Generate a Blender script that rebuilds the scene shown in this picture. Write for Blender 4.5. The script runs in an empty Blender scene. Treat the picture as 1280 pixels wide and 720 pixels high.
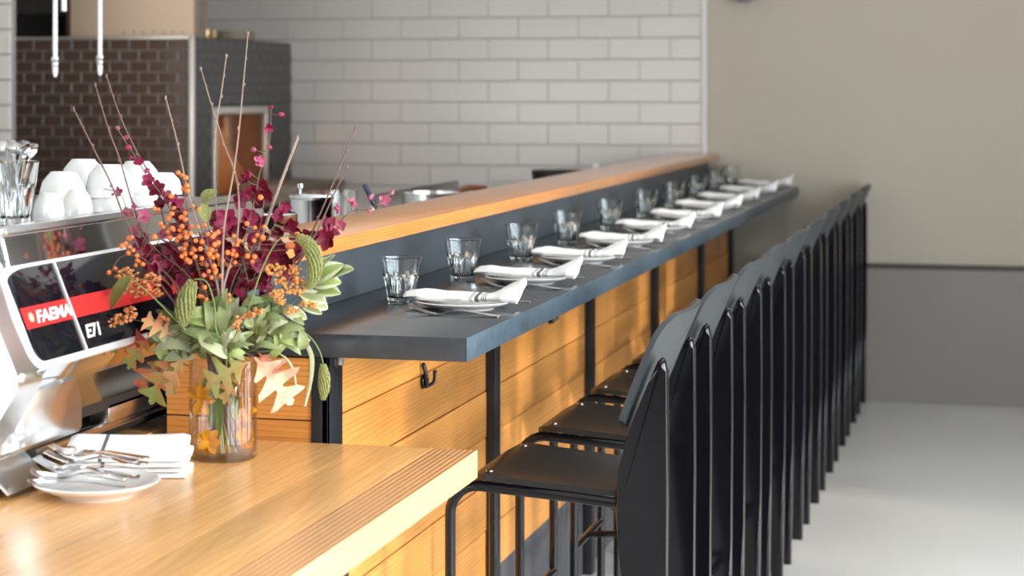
import bpy, bmesh, math, random
from mathutils import Vector, Matrix, Quaternion, Euler

scene = bpy.context.scene
C = scene.collection
random.seed(7)

# ------------------------------------------------------------------ camera
F_PX = 2500.0
YAW = math.atan((1262 - 640) / F_PX)
CAM_Z = 1.55
cam_d = bpy.data.cameras.new('camera')
cam = bpy.data.objects.new('camera', cam_d)
C.objects.link(cam)
cam.location = (0, 0, CAM_Z)
cam.rotation_euler = (math.pi / 2, 0, YAW)
cam_d.sensor_width = 36
cam_d.lens = F_PX / 1280 * 36
cam_d.shift_y = -(360 - 112) / 1280
cam_d.clip_start = 0.05
cam_d.dof.use_dof = True
cam_d.dof.focus_distance = 4.25
cam_d.dof.aperture_fstop = 4.2
scene.camera = cam

# ------------------------------------------------------------------ colour management, world, lamps
scene.view_settings.view_transform = 'Standard'
scene.view_settings.look = 'None'
scene.view_settings.gamma = 1.0
scene.view_settings.use_curve_mapping = False
scene.view_settings.exposure = 0.15

world = bpy.data.worlds.new('overcast_sky')
scene.world = world
world.use_nodes = True
wn = world.node_tree
wn.nodes['Background'].inputs[0].default_value = (0.80, 0.90, 1.0, 1)
wn.nodes['Background'].inputs[1].default_value = 1.0

# room extents
X_L, X_R = -6.2, 2.4
Y_N, Y_F = -2.0, 10.08
Z_C = 3.1


def area(name, loc, rot, sx, sy, power, col):
    l = bpy.data.lights.new(name, 'AREA')
    l.shape = 'RECTANGLE'
    l.size, l.size_y = sx, sy
    l.energy = power
    l.color = col
    o = bpy.data.objects.new(name, l)
    C.objects.link(o)
    o.location = loc
    o.rotation_euler = rot
    return o

# daylight through the windows of the right wall (each lamp stands in its own opening)
WIN_R = [(-1.7, -0.2), (0.0, 1.5), (1.7, 3.2), (3.4, 4.9), (5.1, 6.6)]
WIN_Z = (0.45, 2.42)
for i, (a, b) in enumerate(WIN_R):
    area('window_daylight', (X_R + 0.02, (a + b) / 2, sum(WIN_Z) / 2), (0, math.radians(90), 0),
         WIN_Z[1] - WIN_Z[0], b - a, 108, (0.90, 0.96, 1.0))
# daylight through the shop front behind the camera, left half of it
WIN_N = [(-5.9, -4.5), (-4.3, -2.9)]
for i, (a, b) in enumerate(WIN_N):
    area('window_daylight', ((a + b) / 2, Y_N - 0.02, sum(WIN_Z) / 2), (math.radians(90), 0, 0),
         b - a, WIN_Z[1] - WIN_Z[0], 55, (1.0, 0.97, 0.93))
# unseen fill lamps added over the kitchen and over the far end of the room
area('ceiling_fill', (-3.0, 6.4, Z_C - .03), (0, 0, 0), 2.0, 4.0, 17, (1.0, 0.95, 0.88))
area('ceiling_fill', (0.4, 7.2, Z_C - .03), (0, 0, 0), 1.6, 3.6, 20, (1.0, 0.95, 0.88))
# low hazy sun through the right-hand windows
sun_l = bpy.data.lights.new('hazy_sun', 'SUN')
sun_l.energy = 2.3
sun_l.angle = math.radians(6)
sun_l.color = (1.0, 0.88, 0.70)
sun = bpy.data.objects.new('hazy_sun', sun_l)
C.objects.link(sun)
sun.rotation_euler = Vector((-1.0, 0.42, -0.31)).to_track_quat('-Z', 'Y').to_euler()

# ------------------------------------------------------------------ picture helpers
cY, sY = math.cos(YAW), math.sin(YAW)


def W(px, py, d):
    """point that is seen at (px, py) when it lies d metres in front of the camera"""
    r = (px - 640) / F_PX * d
    return Vector((cY * r - sY * d, sY * r + cY * d, CAM_Z - (py - 112) / F_PX * d))

# ------------------------------------------------------------------ materials
MATS = {}


def principled(name):
    m = bpy.data.materials.new(name)
    m.use_nodes = True
    nt = m.node_tree
    return m, nt, nt.nodes['Principled BSDF']


def mat(name, col, rough=0.5, metal=0.0, noise=0.0, nscale=20.0, bump=0.0, bscale=80.0, spec=0.5,
        coat=0.0, translucent=0.0, rough_var=0.0):
    if name in MATS:
        return MATS[name]
    m, nt, p = principled(name)
    n, l = nt.nodes, nt.links
    p.inputs['Base Color'].default_value = (*col, 1)
    p.inputs['Roughness'].default_value = rough
    p.inputs['Metallic'].default_value = metal
    p.inputs['Specular IOR Level'].default_value = spec
    p.inputs['Coat Weight'].default_value = coat
    tc = n.new('ShaderNodeTexCoord')
    nz = n.new('ShaderNodeTexNoise')
    nz.inputs['Scale'].default_value = nscale
    nz.inputs['Detail'].default_value = 5
    l.new(tc.outputs['Object'], nz.inputs['Vector'])
    if noise:
        mx = n.new('ShaderNodeMix')
        mx.data_type = 'RGBA'
        mx.inputs[6].default_value = (*[c * (1 - noise) for c in col], 1)
        mx.inputs[7].default_value = (*[min(1, c * (1 + noise)) for c in col], 1)
        l.new(nz.outputs['Fac'], mx.inputs[0])
        l.new(mx.outputs[2], p.inputs['Base Color'])
    if rough_var:
        mr = n.new('ShaderNodeMapRange')
        mr.inputs[3].default_value = max(0.02, rough - rough_var)
        mr.inputs[4].default_value = min(1, rough + rough_var)
        l.new(nz.outputs['Fac'], mr.inputs[0])
        l.new(mr.outputs[0], p.inputs['Roughness'])
    if bump:
        nb = n.new('ShaderNodeTexNoise')
        nb.inputs['Scale'].default_value = bscale
        nb.inputs['Detail'].default_value = 3
        l.new(tc.outputs['Object'], nb.inputs['Vector'])
        b = n.new('ShaderNodeBump')
        b.inputs['Strength'].default_value = bump
        b.inputs['Distance'].default_value = 0.004
        l.new(nb.outputs['Fac'], b.inputs['Height'])
        l.new(b.outputs[0], p.inputs['Normal'])
    if translucent:
        t = n.new('ShaderNodeBsdfTranslucent')
        t.inputs[0].default_value = (*col, 1)
        ms = n.new('ShaderNodeMixShader')
        ms.inputs[0].default_value = translucent
        l.new(p.outputs[0], ms.inputs[1])
        l.new(t.outputs[0], ms.inputs[2])
        l.new(ms.outputs[0], n['Material Output'].inputs[0])
    MATS[name] = m
    return m


def wood(name, light, dark, axis=1, across=(1, 0, 0.2), freq=90.0, wobble=3.0, rough=0.4, contrast=0.6, coat=0.0, tone=0.25, knots=0.0, phase=None):
    """Softwood: growth lines across the given direction, drifting slowly along the grain axis."""
    m, nt, p = principled(name)
    n, l = nt.nodes, nt.links
    tc = n.new('ShaderNodeTexCoord')
    oi = n.new('ShaderNodeObjectInfo')
    off = n.new('ShaderNodeVectorMath'); off.operation = 'ADD'
    sc = n.new('ShaderNodeVectorMath'); sc.operation = 'SCALE'
    cmb = n.new('ShaderNodeCombineXYZ')
    for k in range(3):
        l.new(oi.outputs['Random'], cmb.inputs[k])
    l.new(cmb.outputs[0], sc.inputs[0]); sc.inputs['Scale'].default_value = 9.7 if phase is None else 0.0
    l.new(tc.outputs['Object'], off.inputs[0]); l.new(sc.outputs[0], off.inputs[1])

    def noise(scale_across, scale_along, detail=2, rough_=0.5):
        mp = n.new('ShaderNodeMapping')
        s_ = [scale_across] * 3; s_[axis] = scale_along
        mp.inputs['Scale'].default_value = s_
        l.new(off.outputs[0], mp.inputs['Vector'])
        z = n.new('ShaderNodeTexNoise'); z.inputs['Scale'].default_value = 1.0
        z.inputs['Detail'].default_value = detail; z.inputs['Roughness'].default_value = rough_
        l.new(mp.outputs[0], z.inputs['Vector'])
        return z

    def math_(op, a, b):
        q = n.new('ShaderNodeMath'); q.operation = op
        for k_, v in enumerate((a, b)):
            if hasattr(v, 'bl_idname') or hasattr(v, 'outputs'):
                l.new(v.outputs['Fac'] if 'Fac' in v.outputs else v.outputs[0], q.inputs[k_])
            elif v is not None:
                q.inputs[k_].default_value = v
        return q

    dp = n.new('ShaderNodeVectorMath'); dp.operation = 'DOT_PRODUCT'
    dp.inputs[1].default_value = across
    l.new(off.outputs[0], dp.inputs[0])
    dm = n.new('ShaderNodeMath'); dm.operation = 'MULTIPLY'; dm.inputs[1].default_value = freq
    l.new(dp.outputs['Value'], dm.inputs[0])
    wob = noise(7, 0.7, 2)
    val = math_('ADD', dm, math_('MULTIPLY', wob, wobble * 3))
    if phase is not None:
        val = math_('ADD', val, phase)
    fr = math_('FRACT', val, None)
    rp = n.new('ShaderNodeValToRGB')
    e = rp.color_ramp.elements
    e[0].position = 0.0; e[0].color = (0, 0, 0, 1)
    e[1].position = 1.0; e[1].color = (0, 0, 0, 1)
    k1 = rp.color_ramp.elements.new(0.35); k1.color = (0.20 * contrast,) * 3 + (1,)
    k2 = rp.color_ramp.elements.new(0.75); k2.color = (contrast,) * 3 + (1,)
    l.new(fr.outputs[0], rp.inputs[0])
    nf = noise(240, 6, 3)
    nb = noise(5, 0.6, 2)
    mx = n.new('ShaderNodeMix'); mx.data_type = 'RGBA'
    mx.inputs[6].default_value = (*light, 1); mx.inputs[7].default_value = (*dark, 1)
    l.new(rp.outputs[0], mx.inputs[0])
    cur = mx
    for src, lo, hi in ((nf, 0.86, 1.10), (nb, 1 - tone, 1 + tone * .6)):
        q = n.new('ShaderNodeMix'); q.data_type = 'RGBA'; q.blend_type = 'MULTIPLY'; q.inputs[0].default_value = 1.0
        r_ = n.new('ShaderNodeMapRange'); r_.inputs[1].default_value = 0.3; r_.inputs[2].default_value = 0.7
        r_.inputs[3].default_value = lo; r_.inputs[4].default_value = hi
        l.new(src.outputs['Fac'], r_.inputs[0]); l.new(cur.outputs[2], q.inputs[6]); l.new(r_.outputs[0], q.inputs[7])
        cur = q
    # each board has its own tone
    rr = n.new('ShaderNodeMapRange'); rr.inputs[3].default_value = 0.86; rr.inputs[4].default_value = 1.10
    l.new(oi.outputs['Random'], rr.inputs[0])
    q = n.new('ShaderNodeMix'); q.data_type = 'RGBA'; q.blend_type = 'MULTIPLY'; q.inputs[0].default_value = 1.0
    l.new(cur.outputs[2], q.inputs[6]); l.new(rr.outputs[0], q.inputs[7]); cur = q
    if knots:
        vo = n.new('ShaderNodeTexNoise'); mp = n.new('ShaderNodeMapping')
        s_ = [14.0] * 3; s_[axis] = 6.0
        mp.inputs['Scale'].default_value = s_
        l.new(off.outputs[0], mp.inputs['Vector']); l.new(mp.outputs[0], vo.inputs['Vector']); vo.inputs['Scale'].default_value = 1
        kr = n.new('ShaderNodeMapRange'); kr.inputs[1].default_value = 0.70; kr.inputs[2].default_value = 0.78
        kr.inputs[3].default_value = 0.0; kr.inputs[4].default_value = knots
        l.new(vo.outputs['Fac'], kr.inputs[0])
        q = n.new('ShaderNodeMix'); q.data_type = 'RGBA'
        q.inputs[7].default_value = (dark[0] * .55, dark[1] * .45, dark[2] * .4, 1)
        l.new(kr.outputs[0], q.inputs[0]); l.new(cur.outputs[2], q.inputs[6]); cur = q
    l.new(cur.outputs[2], p.inputs['Base Color'])
    p.inputs['Roughness'].default_value = rough
    p.inputs['Coat Weight'].default_value = coat
    p.inputs['Coat Roughness'].default_value = 0.25
    b = n.new('ShaderNodeBump'); b.inputs['Strength'].default_value = 0.12; b.inputs['Distance'].default_value = 0.002
    l.new(nf.outputs['Fac'], b.inputs['Height']); l.new(b.outputs[0], p.inputs['Normal'])
    MATS[name] = m
    return m


def glass_mat(name, col=(1, 1, 1), ior=1.47, rough=0.0):
    m = bpy.data.materials.new(name); m.use_nodes = True
    nt = m.node_tree; nt.nodes.remove(nt.nodes['Principled BSDF'])
    g = nt.nodes.new('ShaderNodeBsdfGlass')
    g.inputs['Color'].default_value = (*col, 1); g.inputs['IOR'].default_value = ior
    g.inputs['Roughness'].default_value = rough
    nt.links.new(g.outputs[0], nt.nodes['Material Output'].inputs[0])
    MATS[name] = m
    return m


def thin_glass(name, tint, edge):
    """thin clear wall: see-through with a reflecting skin, darker where it is seen edge-on"""
    m = bpy.data.materials.new(name); m.use_nodes = True
    nt = m.node_tree; nt.nodes.remove(nt.nodes['Principled BSDF'])
    n, l = nt.nodes, nt.links
    tr = n.new('ShaderNodeBsdfTransparent'); gl = n.new('ShaderNodeBsdfGlossy'); gl.inputs['Roughness'].default_value = 0.02
    lw = n.new('ShaderNodeLayerWeight'); lw.inputs['Blend'].default_value = 0.25
    mc = n.new('ShaderNodeMix'); mc.data_type = 'RGBA'
    mc.inputs[6].default_value = (*tint, 1); mc.inputs[7].default_value = (*edge, 1)
    l.new(lw.outputs['Facing'], mc.inputs[0]); l.new(mc.outputs[2], tr.inputs[0])
    fp = n.new('ShaderNodeMath'); fp.operation = 'POWER'; fp.inputs[1].default_value = 4.0
    lw2 = n.new('ShaderNodeLayerWeight'); lw2.inputs['Blend'].default_value = 0.5
    l.new(lw2.outputs['Facing'], fp.inputs[0])
    fr = n.new('ShaderNodeMath'); fr.operation = 'MULTIPLY_ADD'; fr.inputs[1].default_value = 0.55; fr.inputs[2].default_value = 0.03
    l.new(fp.outputs[0], fr.inputs[0])
    ms = n.new('ShaderNodeMixShader')
    l.new(fr.outputs[0], ms.inputs[0]); l.new(tr.outputs[0], ms.inputs[1]); l.new(gl.outputs[0], ms.inputs[2])
    l.new(ms.outputs[0], n['Material Output'].inputs[0])
    MATS[name] = m
    return m


M_plank = wood('fir_panel', (0.81, 0.37, 0.090), (0.60, 0.20, 0.036), 1, (0.25, 0, 1), 95, 2.2, 0.36, 0.55, 0.15, 0.25)
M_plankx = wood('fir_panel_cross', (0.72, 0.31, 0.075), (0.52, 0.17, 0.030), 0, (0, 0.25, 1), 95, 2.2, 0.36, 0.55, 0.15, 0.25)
M_board = wood('fir_tabletop', (0.82, 0.46, 0.185), (0.66, 0.29, 0.085), 1, (1, 0, 0.3), 38, 3.5, 0.27, 0.36, 0.3, 0.28, 0.6)
M_edge = wood('fir_edge_board', (0.80, 0.49, 0.235), (0.40, 0.10, 0.03), 1, (1, 0, 0), 88, 0.15, 0.30, 1.0, 0.2, 0.10, 0.0, -0.03)
M_ledge = wood('fir_ledge', (0.68, 0.27, 0.06), (0.52, 0.16, 0.03), 1, (0.5, 0, 1), 150, 1.2, 0.24, 0.7, 1.0, 0.15)
M_slab = mat('blackened_slab', (0.048, 0.056, 0.066), 0.24, 0.2, 0.35, 14, 0.02, 60, rough_var=0.08, spec=0.5)
M_splash = mat('blue_steel', (0.060, 0.076, 0.094), 0.36, 0.25, 0.30, 5, 0.02, 30, rough_var=0.1)
M_post = mat('dark_steel_post', (0.030, 0.032, 0.037), 0.38, 0.5, 0.3, 14)
M_kick = mat('grey_steel_kick', (0.10, 0.105, 0.12), 0.45, 0.3, 0.25, 6)
M_black = mat('black_powder_coat', (0.005, 0.005, 0.007), 0.13, 0.0, spec=0.45)
M_ply = mat('black_plywood', (0.014, 0.013, 0.013), 0.30, 0.0, 0.2, 12, 0.02, 400)
M_back = mat('black_plywood_back', (0.028, 0.033, 0.038), 0.38, 0.0, 0.2, 12, 0.02, 400)
M_chrome = mat('polished_chrome', (0.80, 0.81, 0.83), 0.08, 1.0)
M_steel = mat('brushed_steel', (0.66, 0.66, 0.66), 0.24, 1.0, 0.06, 40)
M_cut = mat('cutlery_steel', (0.72, 0.72, 0.73), 0.17, 1.0)
M_screw = mat('bright_screw', (0.85, 0.85, 0.86), 0.2, 1.0)
M_porc = mat('white_porcelain', (0.76, 0.76, 0.755), 0.16, 0.0, coat=0.3)
M_floor = mat('polished_concrete', (0.555, 0.56, 0.555), 0.34, 0.0, 0.10, 1.6, 0.02, 20, rough_var=0.06)
M_wall = mat('beige_plaster', (0.43, 0.385, 0.32), 0.8, 0.0, 0.04, 1.2, 0.05, 60)
M_wains = mat('grey_wainscot', (0.22, 0.20, 0.185), 0.55, 0.0, 0.06, 2)
M_cap = mat('dark_cap', (0.05, 0.042, 0.036), 0.5)
M_white = mat('white_paint', (0.72, 0.72, 0.70), 0.7)
M_dim = mat('taupe_paint', (0.16, 0.14, 0.125), 0.7)
M_tile = mat('white_glazed_tile', (0.50, 0.465, 0.44), 0.2, 0.0, 0.02, 3)
M_grout = mat('grey_grout', (0.31, 0.29, 0.275), 0.9)
M_brown = mat('brown_glazed_tile', (0.090, 0.056, 0.042), 0.18, 0.0, 0.45, 7)
M_bgrout = mat('pale_brown_grout', (0.27, 0.20, 0.16), 0.9)
M_dtile = mat('charcoal_tile', (0.055, 0.052, 0.050), 0.3, 0.0, 0.3, 9)
M_dgrout = mat('charcoal_grout', (0.085, 0.080, 0.076), 0.9)
M_trimm = mat('aluminium_trim', (0.72, 0.68, 0.62), 0.35, 0.7)
M_hood = mat('beige_hood', (0.60, 0.44, 0.32), 0.55, 0.0, 0.08, 3)
M_dark = mat('dark_recess', (0.020, 0.016, 0.015), 0.6)
M_brownm = mat('brown_edge', (0.10, 0.045, 0.025), 0.6)
M_copper = mat('copper_glow', (0.75, 0.24, 0.06), 0.35, 0.4, 0.35, 6)
M_ovin = mat('oven_inside', (0.17, 0.075, 0.032), 0.6, 0.0, 0.4, 7)
M_stone = mat('brown_stone', (0.22, 0.17, 0.13), 0.6, 0.0, 0.3, 14)
M_glass = glass_mat('clear_glass', (0.97, 0.985, 0.985), 1.5)
M_vase = thin_glass('vase_glass', (0.99, 0.99, 0.985), (0.90, 0.90, 0.88))
M_water = thin_glass('vase_water', (0.985, 0.97, 0.95), (0.93, 0.90, 0.86))
M_bpanel = mat('black_glass_panel', (0.006, 0.006, 0.010), 0.06, 0.0, spec=0.35)
M_sat = mat('satin_highlit_trim', (0.90, 0.90, 0.92), 0.38, 0.55)  # whiter than the chrome: window highlights put into the trim colour
M_edgesky = mat('sky_lit_edge', (0.072, 0.105, 0.135), 0.33, 0.25, 0.45, 30, 0.03, 90)  # lighter, bluer copy of the slab: sky reflection put into the edge colour
M_red = mat('red_band', (0.72, 0.03, 0.03), 0.25)
M_letter = mat('white_letters', (0.88, 0.88, 0.86), 0.4)
M_gold = mat('emblem_gold', (0.60, 0.42, 0.30), 0.4)
M_rubber = mat('black_rubber', (0.012, 0.012, 0.013), 0.6)
M_blue = mat('blue_handle', (0.012, 0.022, 0.075), 0.35)
M_brass = mat('brass', (0.75, 0.55, 0.30), 0.25, 1.0)
M_castiron = mat('cast_iron', (0.018, 0.018, 0.020), 0.45, 0.2)
M_whitep = mat('white_plastic', (0.85, 0.85, 0.83), 0.35)


def linen():
    m, nt, p = principled('white_linen')
    n, l = nt.nodes, nt.links
    tc = n.new('ShaderNodeTexCoord')
    sp = n.new('ShaderNodeSeparateXYZ')
    l.new(tc.outputs['UV'], sp.inputs[0])
    # woven stripe print: (centre, half width, fill)
    acc = None
    for c, h in [(0.585, 0.0035), (0.600, 0.0035), (0.640, 0.016), (0.683, 0.0035), (0.698, 0.0035), (0.713, 0.0035)]:
        d = n.new('ShaderNodeMath'); d.operation = 'SUBTRACT'; d.inputs[1].default_value = c
        l.new(sp.outputs[0], d.inputs[0])
        ab = n.new('ShaderNodeMath'); ab.operation = 'ABSOLUTE'; l.new(d.outputs[0], ab.inputs[0])
        lt = n.new('ShaderNodeMath'); lt.operation = 'LESS_THAN'; lt.inputs[1].default_value = h
        l.new(ab.outputs[0], lt.inputs[0])
        if acc is None:
            acc = lt
        else:
            ad = n.new('ShaderNodeMath'); ad.operation = 'MAXIMUM'
            l.new(acc.outputs[0], ad.inputs[0]); l.new(lt.outputs[0], ad.inputs[1]); acc = ad
    mx = n.new('ShaderNodeMix'); mx.data_type = 'RGBA'
    mx.inputs[6].default_value = (0.80, 0.80, 0.80, 1); mx.inputs[7].default_value = (0.10, 0.10, 0.115, 1)
    l.new(acc.outputs[0], mx.inputs[0]); l.new(mx.outputs[2], p.inputs['Base Color'])
    p.inputs['Roughness'].default_value = 0.85
    nb = n.new('ShaderNodeTexNoise'); nb.inputs['Scale'].default_value = 420
    l.new(tc.outputs['Object'], nb.inputs['Vector'])
    b = n.new('ShaderNodeBump'); b.inputs['Strength'].default_value = 0.2; b.inputs['Distance'].default_value = 0.001
    l.new(nb.outputs['Fac'], b.inputs['Height']); l.new(b.outputs[0], p.inputs['Normal'])
    return m


M_linen = linen()

# ------------------------------------------------------------------ object helpers
OFF = {}


def tag(o, label=None, cat=None, group=None, kind=None):
    if label: o['label'] = label
    if cat: o['category'] = cat
    if group: o['group'] = group
    if kind: o['kind'] = kind
    return o


def root(name, loc, label, cat, group=None):
    o = bpy.data.objects.new(name, None)
    o.empty_display_size = 0.05
    C.objects.link(o)
    o.location = loc
    OFF[o.name] = Vector(loc)
    return tag(o, label, cat, group)


def finish(me, smooth, mats):
    for m in mats:
        me.materials.append(m)
    if smooth:
        for p in me.polygons:
            p.use_smooth = True
        if smooth is not True:
            try:
                me.set_sharp_from_angle(angle=math.radians(smooth))
            except Exception:
                pass


def obj(name, bm, m, parent=None, origin=None, smooth=40):
    """link a bmesh (in world coordinates) as one object; origin moves its pivot"""
    off = OFF[parent.name] if parent is not None else Vector((0, 0, 0))
    org = Vector(origin) if origin is not None else off
    bmesh.ops.translate(bm, verts=bm.verts, vec=-org)
    bmesh.ops.recalc_face_normals(bm, faces=bm.faces)
    me = bpy.data.meshes.new(name)
    bm.to_mesh(me); bm.free()
    finish(me, smooth, m if isinstance(m, (list, tuple)) else [m])
    o = bpy.data.objects.new(name, me)
    C.objects.link(o)
    o.location = org - off
    OFF[o.name] = org
    if parent is not None:
        o.parent = parent
    return o


def share(name, me, parent, mtx):
    o = bpy.data.objects.new(name, me)
    C.objects.link(o)
    o.parent = parent
    m = Matrix.Translation(-OFF[parent.name]) @ mtx if parent is not None else mtx
    o.matrix_local = m
    OFF[o.name] = Vector(mtx.translation)
    return o


def struct(name, bm, m, parent=None, smooth=False, origin=None):
    o = obj(name, bm, m, parent, smooth=smooth, origin=origin)
    if parent is None:
        o['kind'] = 'structure'
    return o


def copy_tree(o, parent=None):
    c = o.copy()
    C.objects.link(c)
    if parent is not None:
        c.parent = parent
    for ch in list(o.children):
        copy_tree(ch, c)
    return c


def box(bm, lo, hi, bevel=0.0, seg=2):
    r = bmesh.ops.create_cube(bm, size=1.0)
    vs = r['verts']
    lo, hi = Vector(lo), Vector(hi)
    for v in vs:
        v.co = Vector([lo[k] + (v.co[k] + 0.5) * (hi[k] - lo[k]) for k in range(3)])
    if bevel:
        es = list({e for v in vs for e in v.link_edges})
        bmesh.ops.bevel(bm, geom=es, offset=bevel, segments=seg, affect='EDGES', profile=0.5)
    return bm


def B(lo, hi, bevel=0.0, seg=2):
    return box(bmesh.new(), lo, hi, bevel, seg)


def ring_loft(bm, rings, close_u=True, cap=True):
    vr = [[bm.verts.new(p) for p in r] for r in rings]
    n = len(vr[0])
    for a, b in zip(vr[:-1], vr[1:]):
        for i in range(n if close_u else n - 1):
            j = (i + 1) % n
            try:
                bm.faces.new((a[i], a[j], b[j], b[i]))
            except ValueError:
                pass
    if cap and close_u:
        bm.faces.new(list(reversed(vr[0])))
        bm.faces.new(vr[-1])
    return vr


def smooth_path(pts, n=6):
    """Catmull-Rom through the points"""
    pts = [Vector(p) for p in pts]
    if len(pts) < 3:
        return pts
    P = [pts[0] * 2 - pts[1]] + pts + [pts[-1] * 2 - pts[-2]]
    out = []
    for i in range(1, len(P) - 2):
        p0, p1, p2, p3 = P[i - 1], P[i], P[i + 1], P[i + 2]
        for k in range(n):
            t = k / n
            out.append(0.5 * ((2 * p1) + (-p0 + p2) * t + (2 * p0 - 5 * p1 + 4 * p2 - p3) * t * t
                              + (-p0 + 3 * p1 - 3 * p2 + p3) * t ** 3))
    out.append(pts[-1])
    return out


def tube(bm, pts, r, n=8, cap=True):
    pts = [Vector(p) for p in pts]
    rs = r if isinstance(r, (list, tuple)) else [r] * len(pts)
    t0 = (pts[1] - pts[0]).normalized()
    u = t0.orthogonal().normalized()
    rings = []
    for i, p in enumerate(pts):
        t = (pts[min(i + 1, len(pts) - 1)] - pts[max(i - 1, 0)]).normalized()
        u = (u - t * u.dot(t))
        u = u.normalized() if u.length > 1e-6 else t.orthogonal().normalized()
        v = t.cross(u)
        rings.append([p + (u * math.cos(2 * math.pi * k / n) + v * math.sin(2 * math.pi * k / n)) * rs[i] for k in range(n)])
    ring_loft(bm, rings, True, cap)
    return bm


def lathe(bm, prof, c=(0, 0, 0), n=40, cap=True):
    c = Vector(c)
    rings = [[c + Vector((r * math.cos(2 * math.pi * k / n), r * math.sin(2 * math.pi * k / n), z)) for k in range(n)]
             for r, z in prof]
    ring_loft(bm, rings, True, cap)
    return bm


def prism(bm, prof, axis, a, b, bevel=0.0, seg=2):
    """extrude a 2-D outline along x or y between a and b; outline holds the two other coordinates"""
    def P(u, v, w):
        return Vector((w, u, v)) if axis == 0 else (Vector((u, w, v)) if axis == 1 else Vector((u, v, w)))
    va = [bm.verts.new(P(u, v, a)) for u, v in prof]
    vb = [bm.verts.new(P(u, v, b)) for u, v in prof]
    n = len(prof)
    f1 = bm.faces.new(va); f2 = bm.faces.new(list(reversed(vb)))
    for i in range(n):
        bm.faces.new((va[i], vb[i], vb[(i + 1) % n], va[(i + 1) % n]))
    if bevel:
        es = [e for e in (list(f1.edges) + list(f2.edges))]
        bmesh.ops.bevel(bm, geom=es, offset=bevel, segments=seg, affect='EDGES', profile=0.5)
    return bm


def sphere(bm, c, r, sub=2, scale=(1, 1, 1), rot=None):
    m = Matrix.Translation(Vector(c))
    if rot is not None:
        m = m @ rot.to_matrix().to_4x4()
    m = m @ Matrix.Diagonal((r * scale[0], r * scale[1], r * scale[2], 1))
    bmesh.ops.create_icosphere(bm, subdivisions=sub, radius=1, matrix=m)
    return bm
# ================================================================== THE SETTING
struct('floor', B((X_L - .2, Y_N - .2, -0.10), (X_R + .2, Y_F + .2, 0)), M_floor)
struct('ceiling', B((X_L - .2, Y_N - .2, Z_C), (X_R + .2, Y_F + .2, Z_C + .1)), M_white)
wall_far = struct('wall_far', B((X_L, Y_F, 0), (X_R, Y_F + .15, Z_C)), M_wall)
struct('wall_left', B((X_L - .15, Y_N, 0), (X_L, Y_F, Z_C)), M_white)


def wall_with_openings(name, axis, at, th, lo, hi, wins):
    bm = bmesh.new()
    def bx(a, b, z0, z1):
        if axis == 0:
            box(bm, (at, a, z0), (at + th, b, z1))
        else:
            box(bm, (a, at, z0), (b, at + th, z1))
    bx(lo, hi, 0, WIN_Z[0]); bx(lo, hi, WIN_Z[1], Z_C)
    edges = [lo] + [v for w in wins for v in w] + [hi]
    for a, b in zip(edges[0::2], edges[1::2]):
        bx(a, b, WIN_Z[0], WIN_Z[1])
    return struct(name, bm, M_dim)


wall_with_openings('wall_right', 0, X_R + 0.03, 0.15, Y_N, Y_F, WIN_R)
wall_with_openings('wall_near', 1, Y_N - 0.18, 0.15, X_L, X_R, WIN_N)
k = 1
for (a, b) in WIN_R:
    bm = bmesh.new()
    x0, x1 = X_R - 0.02, X_R + 0.015
    z0, z1 = WIN_Z
    for lo, hi in [((x0, a, z0), (x1, a + .05, z1)), ((x0, b - .05, z0), (x1, b, z1)), ((x0, a, z0), (x1, b, z0 + .05)),
                   ((x0, a, z1 - .05), (x1, b, z1)), ((x0, (a + b) / 2 - .02, z0), (x1, (a + b) / 2 + .02, z1)),
                   ((x0, a, 2.15), (x1, b, 2.19))]:
        box(bm, lo, hi)
    struct('window_%d' % k, bm, M_post); k += 1
for (a, b) in WIN_N:
    bm = bmesh.new()
    y0, y1 = Y_N - 0.015, Y_N + 0.02
    z0, z1 = WIN_Z
    for lo, hi in [((a, y0, z0), (a + .05, y1, z1)), ((b - .05, y0, z0), (b, y1, z1)), ((a, y0, z0), (b, y1, z0 + .05)),
                   ((a, y0, z1 - .05), (b, y1, z1)), (((a + b) / 2 - .02, y0, z0), ((a + b) / 2 + .02, y1, z1))]:
        box(bm, lo, hi)
    struct('window_%d' % k, bm, M_post); k += 1

# wainscot with its dark cap, right of the bar
struct('trim_1', B((-1.25, Y_F - .022, 0), (X_R, Y_F, 0.665)), M_wains)
struct('trim_2', B((-1.25, Y_F - .030, 0.665), (X_R, Y_F, 0.688), 0.003), M_cap)

# tiled part of the far wall: a grout bed with single tiles on it
TW, TH = 0.318, 0.1098
TX1, TX0 = -1.515, -4.55
Z_LINE = 1.9246                    # one of the horizontal joints
bed = struct('wall_far_tiling', B((TX0, Y_F - .014, 0.55), (TX1, Y_F, 2.42)), M_grout)
bed['kind'] = 'structure'
tile_mesh = {}


def tile_me(w, h, t, m, key, bev=0.0025):
    kk = (round(w, 4), round(h, 4), key)
    if kk not in tile_mesh:
        bm = B((-w / 2, -t / 2, -h / 2), (w / 2, t / 2, h / 2), bev, 1)
        me = bpy.data.meshes.new('tile'); bm.to_mesh(me); bm.free(); finish(me, False, [m])
        tile_mesh[kk] = me
    return tile_mesh[kk]


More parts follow.
